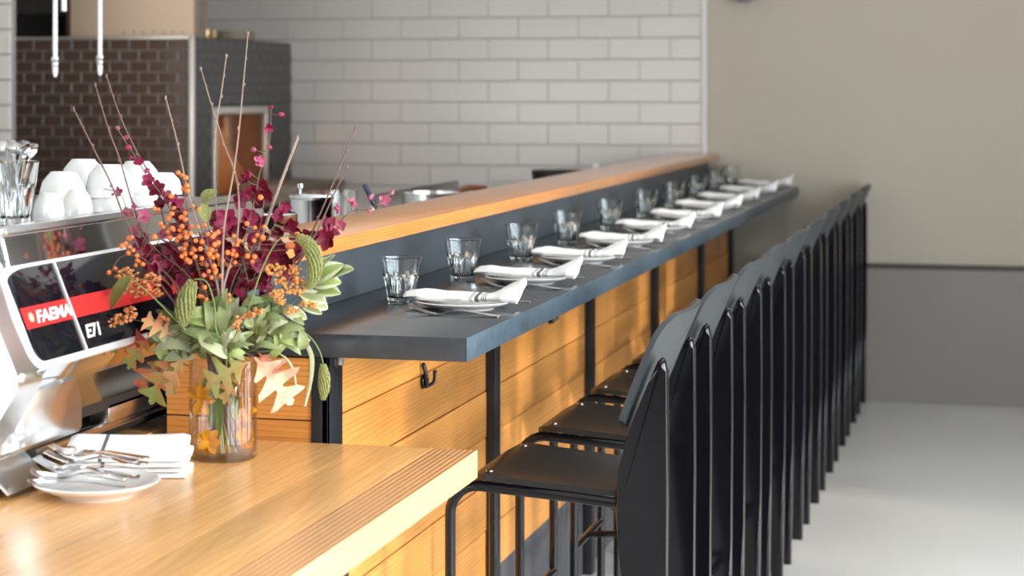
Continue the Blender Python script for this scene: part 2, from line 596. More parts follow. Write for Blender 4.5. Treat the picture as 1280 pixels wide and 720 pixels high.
rows = range(-11, 5)
for r in rows:
    zc = Z_LINE - TH * 0.5 + TH * r
    if zc < 0.95 or zc > 2.4:
        continue
    x = TX1 - (TW * 0.5 if r % 2 else TW * 0.0)
    spans = []
    if r % 2:
        spans.append((TX1 - TW * .5, TX1))
    while x - TW > TX0:
        spans.append((x - TW, x)); x -= TW
    spans.append((TX0, x))
    for a, b in spans:
        w = b - a - 0.0018
        if w < 0.03:
            continue
        me = tile_me(w, TH - 0.0040, 0.012, M_tile, 'w', .0015)
        o = share('tile', me, bed, Matrix.Translation(((a + b) / 2, Y_F - .018, zc)) @
                  Euler((random.uniform(-.004, .004), 0, random.uniform(-.003, .003))).to_matrix().to_4x4())
struct('trim_3', B((TX1, Y_F - .030, 0.55), (TX1 + .03, Y_F, 2.45), 0.004), mat('pale_edge_trim', (.62, .60, .57), .5))

# short tiled return wall at the far left
PW_Y = 7.90
ret = struct('wall_return', B((-5.6, PW_Y, 0), (-4.200, PW_Y + .03, Z_C)), M_grout)
for r in range(-9, 9):
    zc = 1.55 + (112 - 100) * 8.7 / 2500 + TH * (r + .5)
    if zc < 1.1 or zc > 2.35:
        continue
    x = -4.202 - (TW * .5 if r % 2 else 0)
    spans = [(x, -4.202)] if r % 2 else []
    while x - TW > -5.2:
        spans.append((x - TW, x)); x -= TW
    for a, b in spans:
        share('tile', tile_me(b - a - .005, TH - .0055, .012, M_tile, 'w'), ret,
              Matrix.Translation(((a + b) / 2, PW_Y - .004, zc)))

# ================================================================== PIZZA OVEN
OX0, OX1 = -4.63, -3.72
OY0, OY1 = 8.74, Y_F - .03
OZ = 1.795
oven = root('pizza_oven', (-4.17, 9.4, 0), 'boxy kitchen oven clad in small dark brown tiles with an orange opening', 'oven')
DY0, DY1 = OY0 + 0.27, OY0 + 0.91      # oven mouth on the right face
DZ0, DZ1 = 1.03, 1.43
bm = bmesh.new()
box(bm, (OX0, OY0, 0), (OX1, DY0, OZ)); box(bm, (OX0 - .09, OY0 + .02, 0), (OX0, OY1, OZ)); box(bm, (OX0, DY1, 0), (OX1, OY1, OZ))
box(bm, (OX0, DY0, 0), (OX1, DY1, DZ0)); box(bm, (OX0, DY0, DZ1), (OX1, DY1, OZ))
obj('body', bm, M_bgrout, oven, smooth=False)
bw, bh = 0.0985, 0.0515
r = 0
z = OZ - 0.008
brick_n = 0
while z - bh > 0.95:
    x = OX1 - 0.018 - (bw * .5 if r % 2 else 0)
    spans = [(x, OX1 - 0.018)] if r % 2 else []
    while x - bw > OX0:
        spans.append((x - bw, x)); x -= bw
    if x - OX0 > .02:
        spans.append((OX0, x))
    for a, b in spans:
        me = tile_me(b - a - .007, bh - .007, .010, M_brown, 'b', .0015)
        share('tile', me, oven, Matrix.Translation(((a + b) / 2, OY0 - .004, z - bh / 2)) @
              Euler((random.uniform(-.012, .012), 0, random.uniform(-.012, .012))).to_matrix().to_4x4())
    z -= bh; r += 1
# right face: charcoal tiles too blurred to pick apart, joined
bm = bmesh.new()
box(bm, (OX1, OY0 + .012, 0.9), (OX1 + .004, DY0 - .02, OZ)); box(bm, (OX1, DY1 + .02, .9), (OX1 + .004, OY1, OZ))
box(bm, (OX1, DY0 - .02, DZ1 + .02), (OX1 + .004, DY1 + .02, OZ)); box(bm, (OX1, DY0 - .02, .9), (OX1 + .004, DY1 + .02, DZ0 - .02))
obj('side_cladding', bm, M_dgrout, oven, smooth=False)
bm = bmesh.new()
z = OZ - .006; r = 0
while z - bh > 0.92:
    y = OY0 + .02 - (bw * .5 if r % 2 else 0)
    while y < OY1:
        a, b = max(y, OY0 + .02), min(y + bw, OY1)
        if b - a > .02 and not (b > DY0 - .03 and a < DY1 + .03 and z > DZ0 - .02 and z - bh < DZ1 + .03):
            box(bm, (OX1 + .003, a + .002, z - bh + .002), (OX1 + .010, b - .002, z - .002))
        y += bw
    z -= bh; r += 1
o = obj('side_tiles', bm, M_dtile, oven, smooth=False); o['kind'] = 'stuff'
bm = bmesh.new()
box(bm, (OX1 - .016, OY0 - .014, .9), (OX1 + .012, OY0 + .012, OZ + .004), .003)
box(bm, (OX0, OY0 - .014, OZ - .007), (OX1 + .012, OY0 + .012, OZ + .006), .002)
obj('corner_trim', bm, M_trimm, oven)
bm = bmesh.new()
t = .035
for lo, hi in [((OX1 - .01, DY0 - t, DZ0 - t), (OX1 + .02, DY0, DZ1 + t)), ((OX1 - .01, DY1, DZ0 - t), (OX1 + .02, DY1 + t, DZ1 + t)),
               ((OX1 - .01, DY0, DZ1), (OX1 + .02, DY1, DZ1 + t)), ((OX1 - .01, DY0, DZ0 - t), (OX1 + .02, DY1, DZ0))]:
    box(bm, lo, hi, .003)
obj('mouth_frame', bm, M_trimm, oven)
bm = bmesh.new()
box(bm, (OX1 - .52, DY0, DZ0), (OX1 - .50, DY1, DZ1)); box(bm, (OX1 - .5, DY0, DZ0), (OX1 - .01, DY1, DZ0 + .01)); box(bm, (OX1 - .5, DY1 - .012, DZ0), (OX1 - .012, DY1, DZ1)); box(bm, (OX1 - .5, DY0, DZ1 - .012), (OX1 - .012, DY1, DZ1))
obj('oven_chamber', bm, M_ovin, oven, smooth=False)
bm = bmesh.new()
prism(bm, [(DY0 + .02, DZ0 + .01), (DY0 + .62, DZ0 + .01), (DY0 + .36, DZ0 + .16), (DY0 + .16, DZ0 + .33), (DY0 + .02, DZ0 + .36)], 0, OX1 - .045, OX1 - .03, .004)
obj('copper_shield', bm, M_copper, oven)
bm = B((OX1 - .10, DY0 + .36, DZ0 + .01), (OX1 - .07, DY0 + .41, DZ1 - .013))
obj('chamber_post', bm, M_stone, oven)
bm = bmesh.new()
prism(bm, [(OX1 + .012, 1.015), (OX1 + .10, .955), (OX1 + .30, 1.00), (OX1 + .33, 1.075), (OX1 + .012, 1.085)], 1, OY0 + .55, OY1 - .05, .01)
obj('stone_hearth_shelf', bm, M_stone, oven)
# hood on top of the oven
HX0, HX1 = -4.36, OX1 - .01
hood = root('oven_hood', ((HX0 + HX1) / 2, 9.2, OZ), 'beige hood box standing on the brown tiled oven', 'hood')
obj('hood_box', B((HX0, OY0 + .03, OZ), (HX1, OY0 + .13, Z_C - .35), .006), M_hood, hood)
obj('corner_post', B((HX1 + .001, OY0 + .05, OZ), (HX1 + .022, OY0 + .15, Z_C - .35)), M_stone, hood)
bm = bmesh.new()
for i in range(7):
    sphere(bm, (HX0 + .28 + i * .05, OY0 + .028, OZ + .025 + .004 * (i % 2)), .006, 1, (1, .3, .8))
o = obj('rust_spots', bm, M_brownm, hood)
box_r = root('extractor_box', (-4.5, 9.2, OZ), 'dark open box beside the beige hood above the oven', 'box')
obj('back_panel', B((OX0 - .5, OY0 + .30, OZ), (HX0 - .03, OY0 + .34, Z_C - .35)), M_dark, box_r)
obj('side_panel', B((HX0 - .028, OY0 + .05, OZ), (HX0 - .004, OY0 + .34, Z_C - .35)), M_brownm, box_r)
obj('top_panel', B((OX0 - .5, OY0 + .05, OZ + .12), (HX0 - .03, OY0 + .30, Z_C - .35)), M_dark, box_r)
# shallow pans on the oven top
ol = bpy.data.lights.new('oven_fill', 'POINT'); ol.energy = 2.2; ol.color = (1.0, .55, .25); ol.shadow_soft_size = .06  # warm lamp added inside the oven to brighten its mouth
oo = bpy.data.objects.new('oven_fill', ol); C.objects.link(oo); oo.location = (OX1 - .20, DY0 + .12, DZ0 + .26)
pc = W(300, 46, 10.05)
bm = bmesh.new()
lathe(bm, [(.065, 0), (.078, .010), (.082, .050), (.078, .050), (.073, .012), (.06, .006)], (-3.91, 9.30, OZ + .001), 32)
tag(obj('round_pan', bm, M_brass, origin=(-3.91, 9.30, OZ)), 'small brassy round pan on the oven top, just right of the hood', 'pan')
bm = bmesh.new()
lathe(bm, [(.10, 0), (.118, .010), (.122, .052), (.117, .052), (.113, .012), (.09, .006)], (-3.88, 9.62, OZ + .001), 32)
tag(obj('round_pan', bm, M_stone, origin=(-3.88, 9.62, OZ)), 'wider dull brown round pan on the oven top behind the brassy one', 'pan')

# ================================================================== HANGING RODS
def rod(px, py_tip, d, r, label, joint=True):
    p = W(px, py_tip, d)
    t = root('hanging_rod', (p.x, p.y, Z_C), label, 'rod', 'white rods hanging above the kitchen')
    ln = 26 * d / F_PX if joint else 0
    bm = bmesh.new(); tube(bm, [(p.x, p.y, Z_C), (p.x, p.y, p.z + ln)], r, 12)
    obj('tube', bm, M_whitep, t)
    if joint:
        bm = bmesh.new(); lathe(bm, [(r, ln), (r * 1.7, ln - .006), (r * 1.7, ln - .016), (r * 1.35, ln - .020), (r * 1.5, ln - .028), (r * 1.2, ln - .034)], p, 16)
        obj('joint', bm, M_steel, t)
        bm = bmesh.new(); lathe(bm, [(r * 1.1, ln - .034), (r * 1.15, .014), (r * .75, .004), (r * .7, 0)], p, 16)
        obj('tip', bm, M_whitep, t)
    return t


rod(69, 96, 6.4, .0075, 'white hanging rod in front of the dark box above the oven')
rod(125, 94, 6.6, .0075, 'white hanging rod in front of the beige hood, second from the tiled wall edge')
rod(80, 14, 6.8, .009, 'short white hanging rod end at the top edge between the longer rods', False)

# wall fitting at the top edge of the beige wall
pc = W(927, -14, 9.9)
fx = root('wall_fitting', (pc.x, Y_F, pc.z), 'small grey round fitting on the beige wall near the tile edge', 'fitting')
bm = bmesh.new(); sphere(bm, (pc.x, Y_F - .09, pc.z), .068, 3, (1, .8, 1)); obj('cover', bm, mat('grey_cover', (.25, .25, .25), .4), fx)
bm = bmesh.new(); tube(bm, [(pc.x, Y_F, pc.z), (pc.x, Y_F - .06, pc.z)], .03, 16); obj('mount', bm, M_steel, fx)

# ================================================================== THE BAR
PX = -1.318          # face of the wooden front
SX = -1.025          # front edge of the dark top
BX = -1.485          # face of the upstand
BY0, BY1 = 3.765, Y_F - .035
ZT = 1.066
bar = root('bar_counter', (PX - .1, (BY0 + BY1) / 2, 0), 'long bar front of orange fir planks between dark steel posts', 'bar')
posts_px = [(613, 628), (735, 746), (817, 825), (876, 881)]
post_y = []
for a, b in posts_px:
    d = -(PX + .02) * F_PX / cY / (1262 - (a + b) / 2)
    post_y.append((d + sY * PX) / cY)
PANEL_END = 9.62
edges_y = [BY0 + .09] + post_y + [PANEL_END]
z_seams = [0.285, 0.405, 0.527, 0.648, 0.768, 0.890, 1.012]
for i in range(len(edges_y) - 1):
    a = edges_y[i] + (0.0 if i == 0 else .001); b = edges_y[i + 1] - .001
    for zi in range(len(z_seams) - 1):
        dx = random.uniform(-.0012, .0012)
        zz0 = z_seams[zi] + .0013; zz1 = (z_seams[zi + 1] if zi < len(z_seams) - 2 else ZT - .05) - .0013
        obj('plank', B((PX - .022, a, zz0), (PX + dx, b, zz1), .0012, 1), M_plank, bar,
            origin=(PX, (a + b) / 2, (zz0 + zz1) / 2), smooth=False)
for y in post_y:
    obj('post', B((PX - .01, y - .026, 0.0), (PX + .026, y + .026, ZT - .048), .003), M_post, bar)
bm = bmesh.new()
box(bm, (-1.348, BY0, 0), (PX + .004, BY0 + .012, ZT - .048), .001); box(bm, (PX - .008, BY0, 0), (PX + .004, BY0 + .092, ZT - .048), .001)
cp = obj('post', bm, M_post, bar)
obj('bracket', B((PX + .004, BY0 + .062, ZT - .072), (PX + .010, BY0 + .086, ZT - .056), .001), M_trimm, cp)
obj('post', B((PX - .02, PANEL_END, 0), (PX + .02, PANEL_END + .055, ZT - .048), .002), M_post, bar)
obj('core', B((-1.62, BY0 + .03, 0), (PX - .0235, PANEL_END + .03, ZT - .05)), M_dark, bar, smooth=False)
obj('kick_board', B((PX - .0225, BY0 + .093, 0), (PX - .006, PANEL_END - .001, .2835), .002), M_kick, bar)
for zi in range(3, len(z_seams) - 1):
    zz0 = z_seams[zi] + .0013; zz1 = (z_seams[zi + 1] if zi < len(z_seams) - 2 else ZT - .05) - .0013
    obj('plank', B((-1.66, BY0 + .004, zz0), (-1.349, BY0 + .028, zz1), .0012, 1), M_plankx, bar,
        origin=(-1.5, BY0, (zz0 + zz1) / 2), smooth=False)

top = root('bar_worktop', (SX, BY0, ZT - .047), 'dark blue-grey bar top slab running to the far wall', 'bar top')
obj('slab', B((BX - .02, BY0 - .006, ZT - .047), (SX - .003, Y_F - .001, ZT), .0015), M_slab, top)
obj('front_edge', B((SX - .0028, BY0 - .006, ZT - .047), (SX, Y_F - .001, ZT), .0012), M_edgesky, top)['label'] = 'steel front edge coloured with bluish sky light'
obj('upstand', B((BX - .02, BY0 - .006, ZT + .0005), (BX, Y_F - .001, ZT + .128), .001), M_splash, top)
ZL0, ZL1 = ZT + .1285, 1.2285
bm = B((-1.655, BY0 - .01, ZL0), (-1.42, 10.045, ZL1), .003)
tag(obj('wooden_ledge', bm, M_ledge, origin=(-1.54, BY0, ZL0)), 'long orange fir ledge raised above the dark bar top', 'ledge')
# kitchen counter behind the ledge
kc = root('kitchen_counter', (-2.0, 6.5, 0), 'steel kitchen counter behind the raised wooden ledge', 'counter')
obj('worktop', B((-2.45, 4.6, 1.07), (-1.665, 9.6, 1.10), .004), M_steel, kc)
obj('cabinet', B((-2.40, 4.65, 0), (-1.70, 9.55, 1.07)), M_steel, kc)

# coat hooks
def hook(px, py, label):
    d = -(PX) * F_PX / cY / (1262 - px)
    p = W(px, py, d); p.x = PX
    t = root('coat_hook', p, label, 'hook', 'black hooks under the bar top')
    bm = bmesh.new(); sphere(bm, p + Vector((.004, 0, 0)), .012, 2, (.5, .9, 1.5)); obj('base_plate', bm, M_black, t)
    bm = bmesh.new()
    tube(bm, smooth_path([p + Vector((.003, 0, -.006)), p + Vector((.013, -.003, -.010)), p + Vector((.013, -.006, .014)), p + Vector((.007, -.008, .040))]), [.0045] * 10 + [.0052] * 9, 10)
    sphere(bm, p + Vector((.007, -.008, .040)), .0056, 2)
    obj('upper_prong', bm, M_black, t)
    bm = bmesh.new()
    tube(bm, smooth_path([p + Vector((.004, .002, -.008)), p + Vector((.014, .014, -.010)), p + Vector((.022, .026, -.002)), p + Vector((.022, .034, .018))]), .0042, 10)
    sphere(bm, p + Vector((.022, .034, .018)), .0054, 2)
    obj('lower_prong', bm, M_black, t)


hook(527, 477, 'small black double coat hook on the planks beside the corner post')
hook(685, 398, 'black coat hook tip on the planks just under the bar top, past the second post')

# ================================================================== WOODEN TABLE IN FRONT
ZW = 0.85
TYB = 3.752
tb = root('wooden_table', (-1.5, 2.7, 0), 'thick orange fir table with a striped edge board in front of the bar', 'table')
xs = [-1.002, -1.092, -1.235, -1.395, -1.545, -1.70, -1.86, -2.02, -2.2, -2.4]
for i in range(len(xs) - 1):
    yb = TYB if xs[i] > -1.66 else 4.6
    o = obj('edge_board' if i == 0 else 'board', B((xs[i + 1] + .0004, 1.5, ZW - .054), (xs[i] - .0004, yb, ZW), .0012 if i == 0 else .0004, 1),
            M_edge if i == 0 else M_board, tb, origin=((xs[i] + xs[i + 1]) / 2, 2.7, ZW), smooth=False)
for (x, y) in [(-1.06, 3.06), (-1.06, 1.7), (-2.3, 3.06), (-2.3, 1.7)]:
    obj('leg', B((x - .022, y - .022, 0), (x + .022, y + .022, ZW - .0545), .003), M_post, tb)
# ================================================================== BAR STOOLS
ST_Y0, ST_DY = 4.265, 0.62
NTH = ['nearest', 'second nearest', 'third nearest', 'fourth nearest', 'fifth nearest', 'sixth nearest', 'seventh nearest',
       'third from the far wall', 'second from the far wall', 'farthest']


def make_stool():
    yc = ST_Y0
    t = root('bar_stool', (-.9, yc, 0), 'nearest black bar stool, its near rear leg fully in view', 'bar stool', 'black bar stools along the bar')
    hw = .185
    # rear legs: folded sheet, wide at the seat and narrow at the ends
    for s in (-1, 1):
        y = yc + s * hw
        prof = [(-.692, 0), (-.728, 0), (-.760, .36), (-.784, .60), (-.794, .685), (-.786, .76), (-.758, .86), (-.722, .945), (-.704, .990),
                (-.696, .998), (-.688, .992), (-.685, .97), (-.684, .70), (-.686, .40)]
        bm = bmesh.new()
        prism(bm, prof, 1, y - .019, y + .019, .012, 3)
        lo_ = obj('leg', bm, M_black, t, smooth=True)
        for pf in lo_.data.polygons:
            if abs(pf.normal.y) > .98: pf.use_smooth = False       # flat sheet sides, rounded rims
        bm = bmesh.new()
        pts = [(-1.150, y, 0), (-1.150, y, .652)]
        for k in range(1, 8):
            a = k / 7 * math.pi / 2
            pts.append((-1.150 + .062 * (1 - math.cos(a)), y, .652 + .062 * math.sin(a)))
        pts += [(-.90, y, .701), (-.775, y, .690)]
        tube(bm, pts, .0115, 10)
        obj('leg', bm, M_black, t)
    # seat: bent plywood with a rounded front and a soft dip
    bm = bmesh.new()
    nu, nv = 16, 12
    def seat(u, v, dz):
        x = -1.112 + u * .350
        wdt = hw + .012 - .012 * u
        yy = (v * 2 - 1) * wdt
        # rounded corners at the front
        rr = .05
        dxf = x + 1.112
        if dxf < rr:
            lim = wdt - rr + math.sqrt(max(0, rr * rr - (rr - dxf) ** 2))
            yy = (v * 2 - 1) * lim
        z = .744 - .030 * u + .0 * v
        if u < .12: z -= .016 * ((.12 - u) / .12) ** 2
        if u > .8: z += .010 * ((u - .8) / .2) ** 2
        z -= .010 * math.sin(math.pi * min(1, max(0, (u - .1) / .9))) * (1 - (v * 2 - 1) ** 2)
        return Vector((x, yc + yy, z + dz))
    g = {}
    for lay, dz in ((0, 0), (1, -.013)):
        for i in range(nu + 1):
            for j in range(nv + 1):
                g[lay, i, j] = bm.verts.new(seat(i / nu, j / nv, dz))
    for lay in (0, 1):
        for i in range(nu):
            for j in range(nv):
                f = [g[lay, i, j], g[lay, i + 1, j], g[lay, i + 1, j + 1], g[lay, i, j + 1]]
                bm.faces.new(f if lay == 0 else f[::-1])
    for i in range(nu):
        for j in (0, nv):
            bm.faces.new([g[0, i, j], g[0, i + 1, j], g[1, i + 1, j], g[1, i, j]])
    for j in range(nv):
        for i in (0, nu):
            bm.faces.new([g[0, i, j], g[0, i, j + 1], g[1, i, j + 1], g[1, i, j]])
    seat_o = obj('seat', bm, M_ply, t, smooth=50)
    for s in (-1, 1):
        bm = bmesh.new(); sphere(bm, (-1.072, yc + s * .155, .740), .0085, 2, (1, 1, .35)); obj('screw', bm, M_screw, seat_o)
    # backrest: bent plywood leaning back, curved in plan, rounded corners
    bm = bmesh.new()
    nu, nv = 20, 14
    Hh = .243; W2 = .212
    def back(u, v, dn):
        s = u * 2 - 1; h = v * Hh
        lim = W2
        for e, rr in ((h, .028), (Hh - h, .06)):
            if e < rr: lim = min(lim, W2 - rr + math.sqrt(max(0, rr * rr - (rr - e) ** 2)))
        yy = s * lim
        bow = .032 * (1 - (yy / W2) ** 2)
        z = .849 + h * .965
        x = -.778 + h * .345 + bow + .012 * (v ** 2)
        return Vector((x + dn * .96, yc + yy, z - dn * .25))
    g = {}
    for lay, dn in ((0, 0), (1, -.012)):
        for i in range(nu + 1):
            for j in range(nv + 1):
                g[lay, i, j] = bm.verts.new(back(i / nu, j / nv, dn))
    for lay in (0, 1):
        for i in range(nu):
            for j in range(nv):
                f = [g[lay, i, j], g[lay, i + 1, j], g[lay, i + 1, j + 1], g[lay, i, j + 1]]
                bm.faces.new(f if lay == 0 else f[::-1])
    for i in range(nu):
        for j in (0, nv):
            bm.faces.new([g[0, i, j], g[0, i + 1, j], g[1, i + 1, j], g[1, i, j]])
    for j in range(nv):
        for i in (0, nu):
            bm.faces.new([g[0, i, j], g[0, i, j + 1], g[1, i, j + 1], g[1, i, j]])
    obj('backrest', bm, M_back, t, smooth=50)
    # footrest: front bar, rear bar and the link between them
    bm = bmesh.new(); tube(bm, [(-1.150, yc - hw, .300), (-1.150, yc + hw, .300)], .0105, 10); obj('footrest', bm, M_black, t)
    bm = bmesh.new(); tube(bm, [(-.725, yc - hw, .335), (-.725, yc + hw, .335)], .0095, 10); obj('stretcher', bm, M_black, t)
    bm = bmesh.new(); tube(bm, [(-1.145, yc, .300), (-.73, yc, .335)], .009, 10); obj('stretcher', bm, M_black, t)
    bm = bmesh.new(); tube(bm, [(-.80, yc - hw + .01, .684), (-.80, yc + hw - .01, .684)], .009, 10)
    obj('seat_rail', bm, M_black, t)
    bm = bmesh.new(); tube(bm, [(-1.05, yc - hw, .711), (-1.05, yc + hw, .711)], .006, 8)
    obj('seat_rail', bm, M_black, t)
    return t


stool = make_stool()
stool_labels = {
    1: 'second nearest black bar stool along the dark bar top',
    2: 'third nearest black bar stool along the dark bar top',
    3: 'fourth nearest black bar stool along the dark bar top',
    4: 'fifth black bar stool counted from the wooden table end',
    5: 'sixth black bar stool counted from the wooden table end',
    6: 'fourth black bar stool counted from the far beige wall',
    7: 'third black bar stool counted from the far beige wall',
    8: 'second black bar stool counted from the far beige wall',
    9: 'farthest black bar stool, standing closest to the beige wall'}
for k in range(1, 10):
    c = copy_tree(stool)
    c.location.y = ST_Y0 + ST_DY * k
    c['label'] = stool_labels[k]

# ================================================================== PLACE SETTINGS
ORD = ['first', 'second', 'third', 'fourth', 'fifth', 'sixth', 'seventh', 'eighth', 'ninth', 'tenth and farthest']


def glass_bm(r_top, r_bot, h, facets=9, n=72):
    bm = bmesh.new()
    outer = []
    zs = [0, .003, .02, .05, .18, .30, .40, .46, .50, .53, .56, .59, .62, .65, .68, .72, .80, .92, .985, 1.0]
    for zf in zs:
        r0 = r_bot + (r_top - r_bot) * zf ** 0.92
        if zf == 0: r0 *= .95
        ring = []
        for k in range(n):
            a = 2 * math.pi * k / n
            ph = (a * facets / (2 * math.pi)) % 1.0 - .5
            arch = .66 - .16 * (2 * ph) ** 2                       # the facets end in arches
            flat = math.cos(math.pi / facets) / math.cos(2 * math.pi * ph / facets)
            w = min(1, max(0, (arch - zf) / .09)) if zf > .02 else 0.6
            r = r0 * (1 + w * (flat * .985 - 1) * 1.9) if w > 0 else r0
            if w > 0 and zf > .3: r -= .0008 * w
            ring.append(Vector((r * math.cos(a), r * math.sin(a), zf * h)))
        outer.append(ring)
    inner = []
    for zf in [1.0, .985, .9, .7, .5, .3, .16, .115, .10]:
        r = (r_bot + (r_top - r_bot) * zf ** .92) - (.0022 + (1 - zf) * .0030)
        if zf == 1.0: r += .0012
        if zf == .115: r *= .9
        if zf == .10: r *= .45
        inner.append([Vector((r * math.cos(2 * math.pi * k / n), r * math.sin(2 * math.pi * k / n), zf * h)) for k in range(n)])
    ring_loft(bm, outer + inner, True, True)
    return bm


def flat_loft(bm, secs, th=.0016, cup=None):
    """secs: (x, half width, z, cup depth) along x; a thin solid strip"""
    ny = 6
    g = {}
    for i, (x, hw, z, cd) in enumerate(secs):
        for j in range(ny + 1):
            s = j / ny * 2 - 1
            zz = z - cd * (1 - s * s)
            g[0, i, j] = bm.verts.new((x, s * hw, zz + th))
            g[1, i, j] = bm.verts.new((x, s * hw * .96, zz))
    n = len(secs)
    for i in range(n - 1):
        for j in range(ny):
            bm.faces.new([g[0, i, j], g[0, i + 1, j], g[0, i + 1, j + 1], g[0, i, j + 1]])
            bm.faces.new([g[1, i, j + 1], g[1, i + 1, j + 1], g[1, i + 1, j], g[1, i, j]])
        for j in (0, ny):
            bm.faces.new([g[0, i, j], g[0, i + 1, j], g[1, i + 1, j], g[1, i, j]])
    for i in (0, n - 1):
        for j in range(ny):
            bm.faces.new([g[0, i, j], g[0, i, j + 1], g[1, i, j + 1], g[1, i, j]])
    return bm


def fork_bm():
    bm = bmesh.new()
    flat_loft(bm, [(.102, .005, .0005, 0), (.100, .0105, .0008, 0), (.085, .0105, .002, 0), (.05, .008, .0065, 0), (.02, .0052, .0105, 0),
                   (0, .0044, .0105, 0), (-.018, .0046, .0065, 0), (-.030, .008, .0022, .0004), (-.040, .0122, .0008, .0012), (-.052, .0128, .003, .0014), (-.058, .0128, .0048, .0014)], .0030)
    for k in range(4):
        y = (k - 1.5) * .0070
        pts = [(-.056, .0048), (-.070, .0090), (-.085, .0145), (-.100, .0215)]
        rings = []
        for i, (x, z) in enumerate(pts):
            w = .0022 - .0002 * i
            rings.append([Vector((x, y - w, z)), Vector((x, y + w, z)), Vector((x, y + w, z + .002)), Vector((x, y - w, z + .002))])
        ring_loft(bm, rings)
    return bm


def spoon_bm(L=.18):
    bm = bmesh.new()
    h = L / 2
    secs = [(h, .004, .0006, 0), (h - .003, .0085, .0008, 0), (h - .02, .0085, .002, 0), (h - .05, .006, .006, 0), (h - .085, .0036, .009, 0), (h - .112, .0034, .0075, 0)]
    bl = L - .118
    for k in range(0, 13):
        t = k / 12
        x = h - .118 - bl * t
        w = .0185 * math.sqrt(max(.02, 1 - (2 * t - 1.06) ** 2)) if t > .02 else .0040
        z = .0065 + .004 * (2 * t - 1) ** 2 * (1 if t > .5 else .4)
        secs.append((x, w, z, .0065 * max(0, math.sin(math.pi * t))))
    return flat_loft(bm, secs, .0016)


def knife_bm():
    bm = bmesh.new()
    secs = [(.108, .003, 0, 0), (.106, .008, 0, 0), (.06, .0075, 0, 0), (.012, .0055, 0, 0), (.005, .006, .0003, 0), (-.01, .0092, .0007, 0), (-.06, .0100, .0007, 0), (-.095, .0085, .0007, 0), (-.108, .002, .0007, 0)]
    return flat_loft(bm, secs, .0042)


def plate_bm(R, h=.018):
    bm = bmesh.new()
    f = R / .11
    lathe(bm, [(.002, .004), (.058 * f, .004), (.058 * f, 0), (.064 * f, 0), (.067 * f, .004), (.090 * f, h * .55), (R - .001, h * .93), (R, h), (R - .003, h + .0012), (.092 * f, h * .68), (.068 * f, .0075), (.060 * f, .0065), (.002, .0065)], (0, 0, 0), 56)
    return bm


def mesh_of(name, bm, m, smooth=40):
    bmesh.ops.recalc_face_normals(bm, faces=bm.faces)
    me = bpy.data.meshes.new(name); bm.to_mesh(me); bm.free()
    finish(me, smooth, [m])
    return me


def napkin_me(seed, L=.262, Wd=.098, flare=True):
    """folded linen strip that sags over a plate; three visible folded layers, UV along its length"""
    rnd = random.Random(seed)
    bm = bmesh.new()
    uvl = bm.loops.layers.uv.new('UVMap')
    nu, nv = 36, 14
    ph = [rnd.uniform(0, 6.28) for _ in range(6)]
    amp = rnd.uniform(.7, 1.2)
    def f(u, v, lay):
        # cross-section runs round a flattened roll: lay 0 upper side, lay 1 under side
        s = v * 2 - 1
        x = (u - .5) * L
        hw = Wd / 2 * (.86 + .14 * min(1, u / .15))
        thick = .0235 * (.70 + .30 * min(1, u / .12)) * (1 - .18 * math.sin(math.pi * u) ** 2)
        lift = .0150 + .006 * ((u - .45) / .5) ** 2
        k = max(0, (u - .72) / .28)
        pinch = math.exp(-((u - .74) / .09) ** 2)
        hw *= 1 - .28 * pinch
        thick *= 1 - .15 * pinch
        if k:
            thick += .018 * k ** 1.2
            hw *= 1 - .22 * k
            lift += .002 * k - .004 * k * k
        c = math.sqrt(max(0, 1 - abs(s) ** 2.6))
        zc = lift + thick * .5
        y = s * hw + .003 * math.sin(7 * u + ph[1]) + k * .006 * math.sin(3 * s + ph[4])
        ripple = .0013 * amp * math.sin(10 * u + 4 * s + ph[2]) + .0010 * math.sin(16 * u - 7 * s + ph[3])
        tilt = .16 * s * k * .09
        if lay == 0:
            z = zc + c * thick * .5 + ripple + tilt
        else:
            z = zc - c * thick * .5 + tilt
            x -= .010 * k * c if u > .98 else 0
        return Vector((x, y, z))
    g = {}
    for lay in (0, 1):
        for i in range(nu + 1):
            for j in range(nv + 1):
                g[lay, i, j] = bm.verts.new(f(i / nu, j / nv, lay))
    def face(keys, uvs):
        fc = bm.faces.new([g[k] for k in keys])
        for lp, uv in zip(fc.loops, uvs): lp[uvl].uv = uv
    for lay in (0, 1):
        for i in range(nu):
            for j in range(nv):
                ks = [(lay, i, j), (lay, i + 1, j), (lay, i + 1, j + 1), (lay, i, j + 1)]
                if lay: ks = ks[::-1]
                face(ks, [(a[1] / nu, a[2] / nv) for a in ks])
    for i in range(nu):
        for j in (0, nv):
            ks = [(0, i, j), (0, i + 1, j), (1, i + 1, j), (1, i, j)]
            face(ks, [(a[1] / nu, a[2] / nv) for a in ks])
    for j in range(nv):
        for i in (0, nu):
            ks = [(0, i, j), (0, i, j + 1), (1, i, j + 1), (1, i, j)]
            face(ks, [(a[1] / nu, a[2] / nv) for a in ks])
    bmesh.ops.recalc_face_normals(bm, faces=bm.faces)
    me = bpy.data.meshes.new('napkin'); bm.to_mesh(me); bm.free()
    finish(me, True, [M_linen])
    return me


ME_glass = mesh_of('drinking_glass', glass_bm(.0465, .0315, .104), M_glass, 20)
ME_fork = mesh_of('fork', fork_bm(), M_cut)
ME_knife = mesh_of('knife', knife_bm(), M_cut)
ME_plate = mesh_of('plate', plate_bm(.11), M_porc)
ME_spoon = mesh_of('spoon', spoon_bm(), M_cut)
ME_nap = [napkin_me(s) for s in (3, 8, 15, 21)]


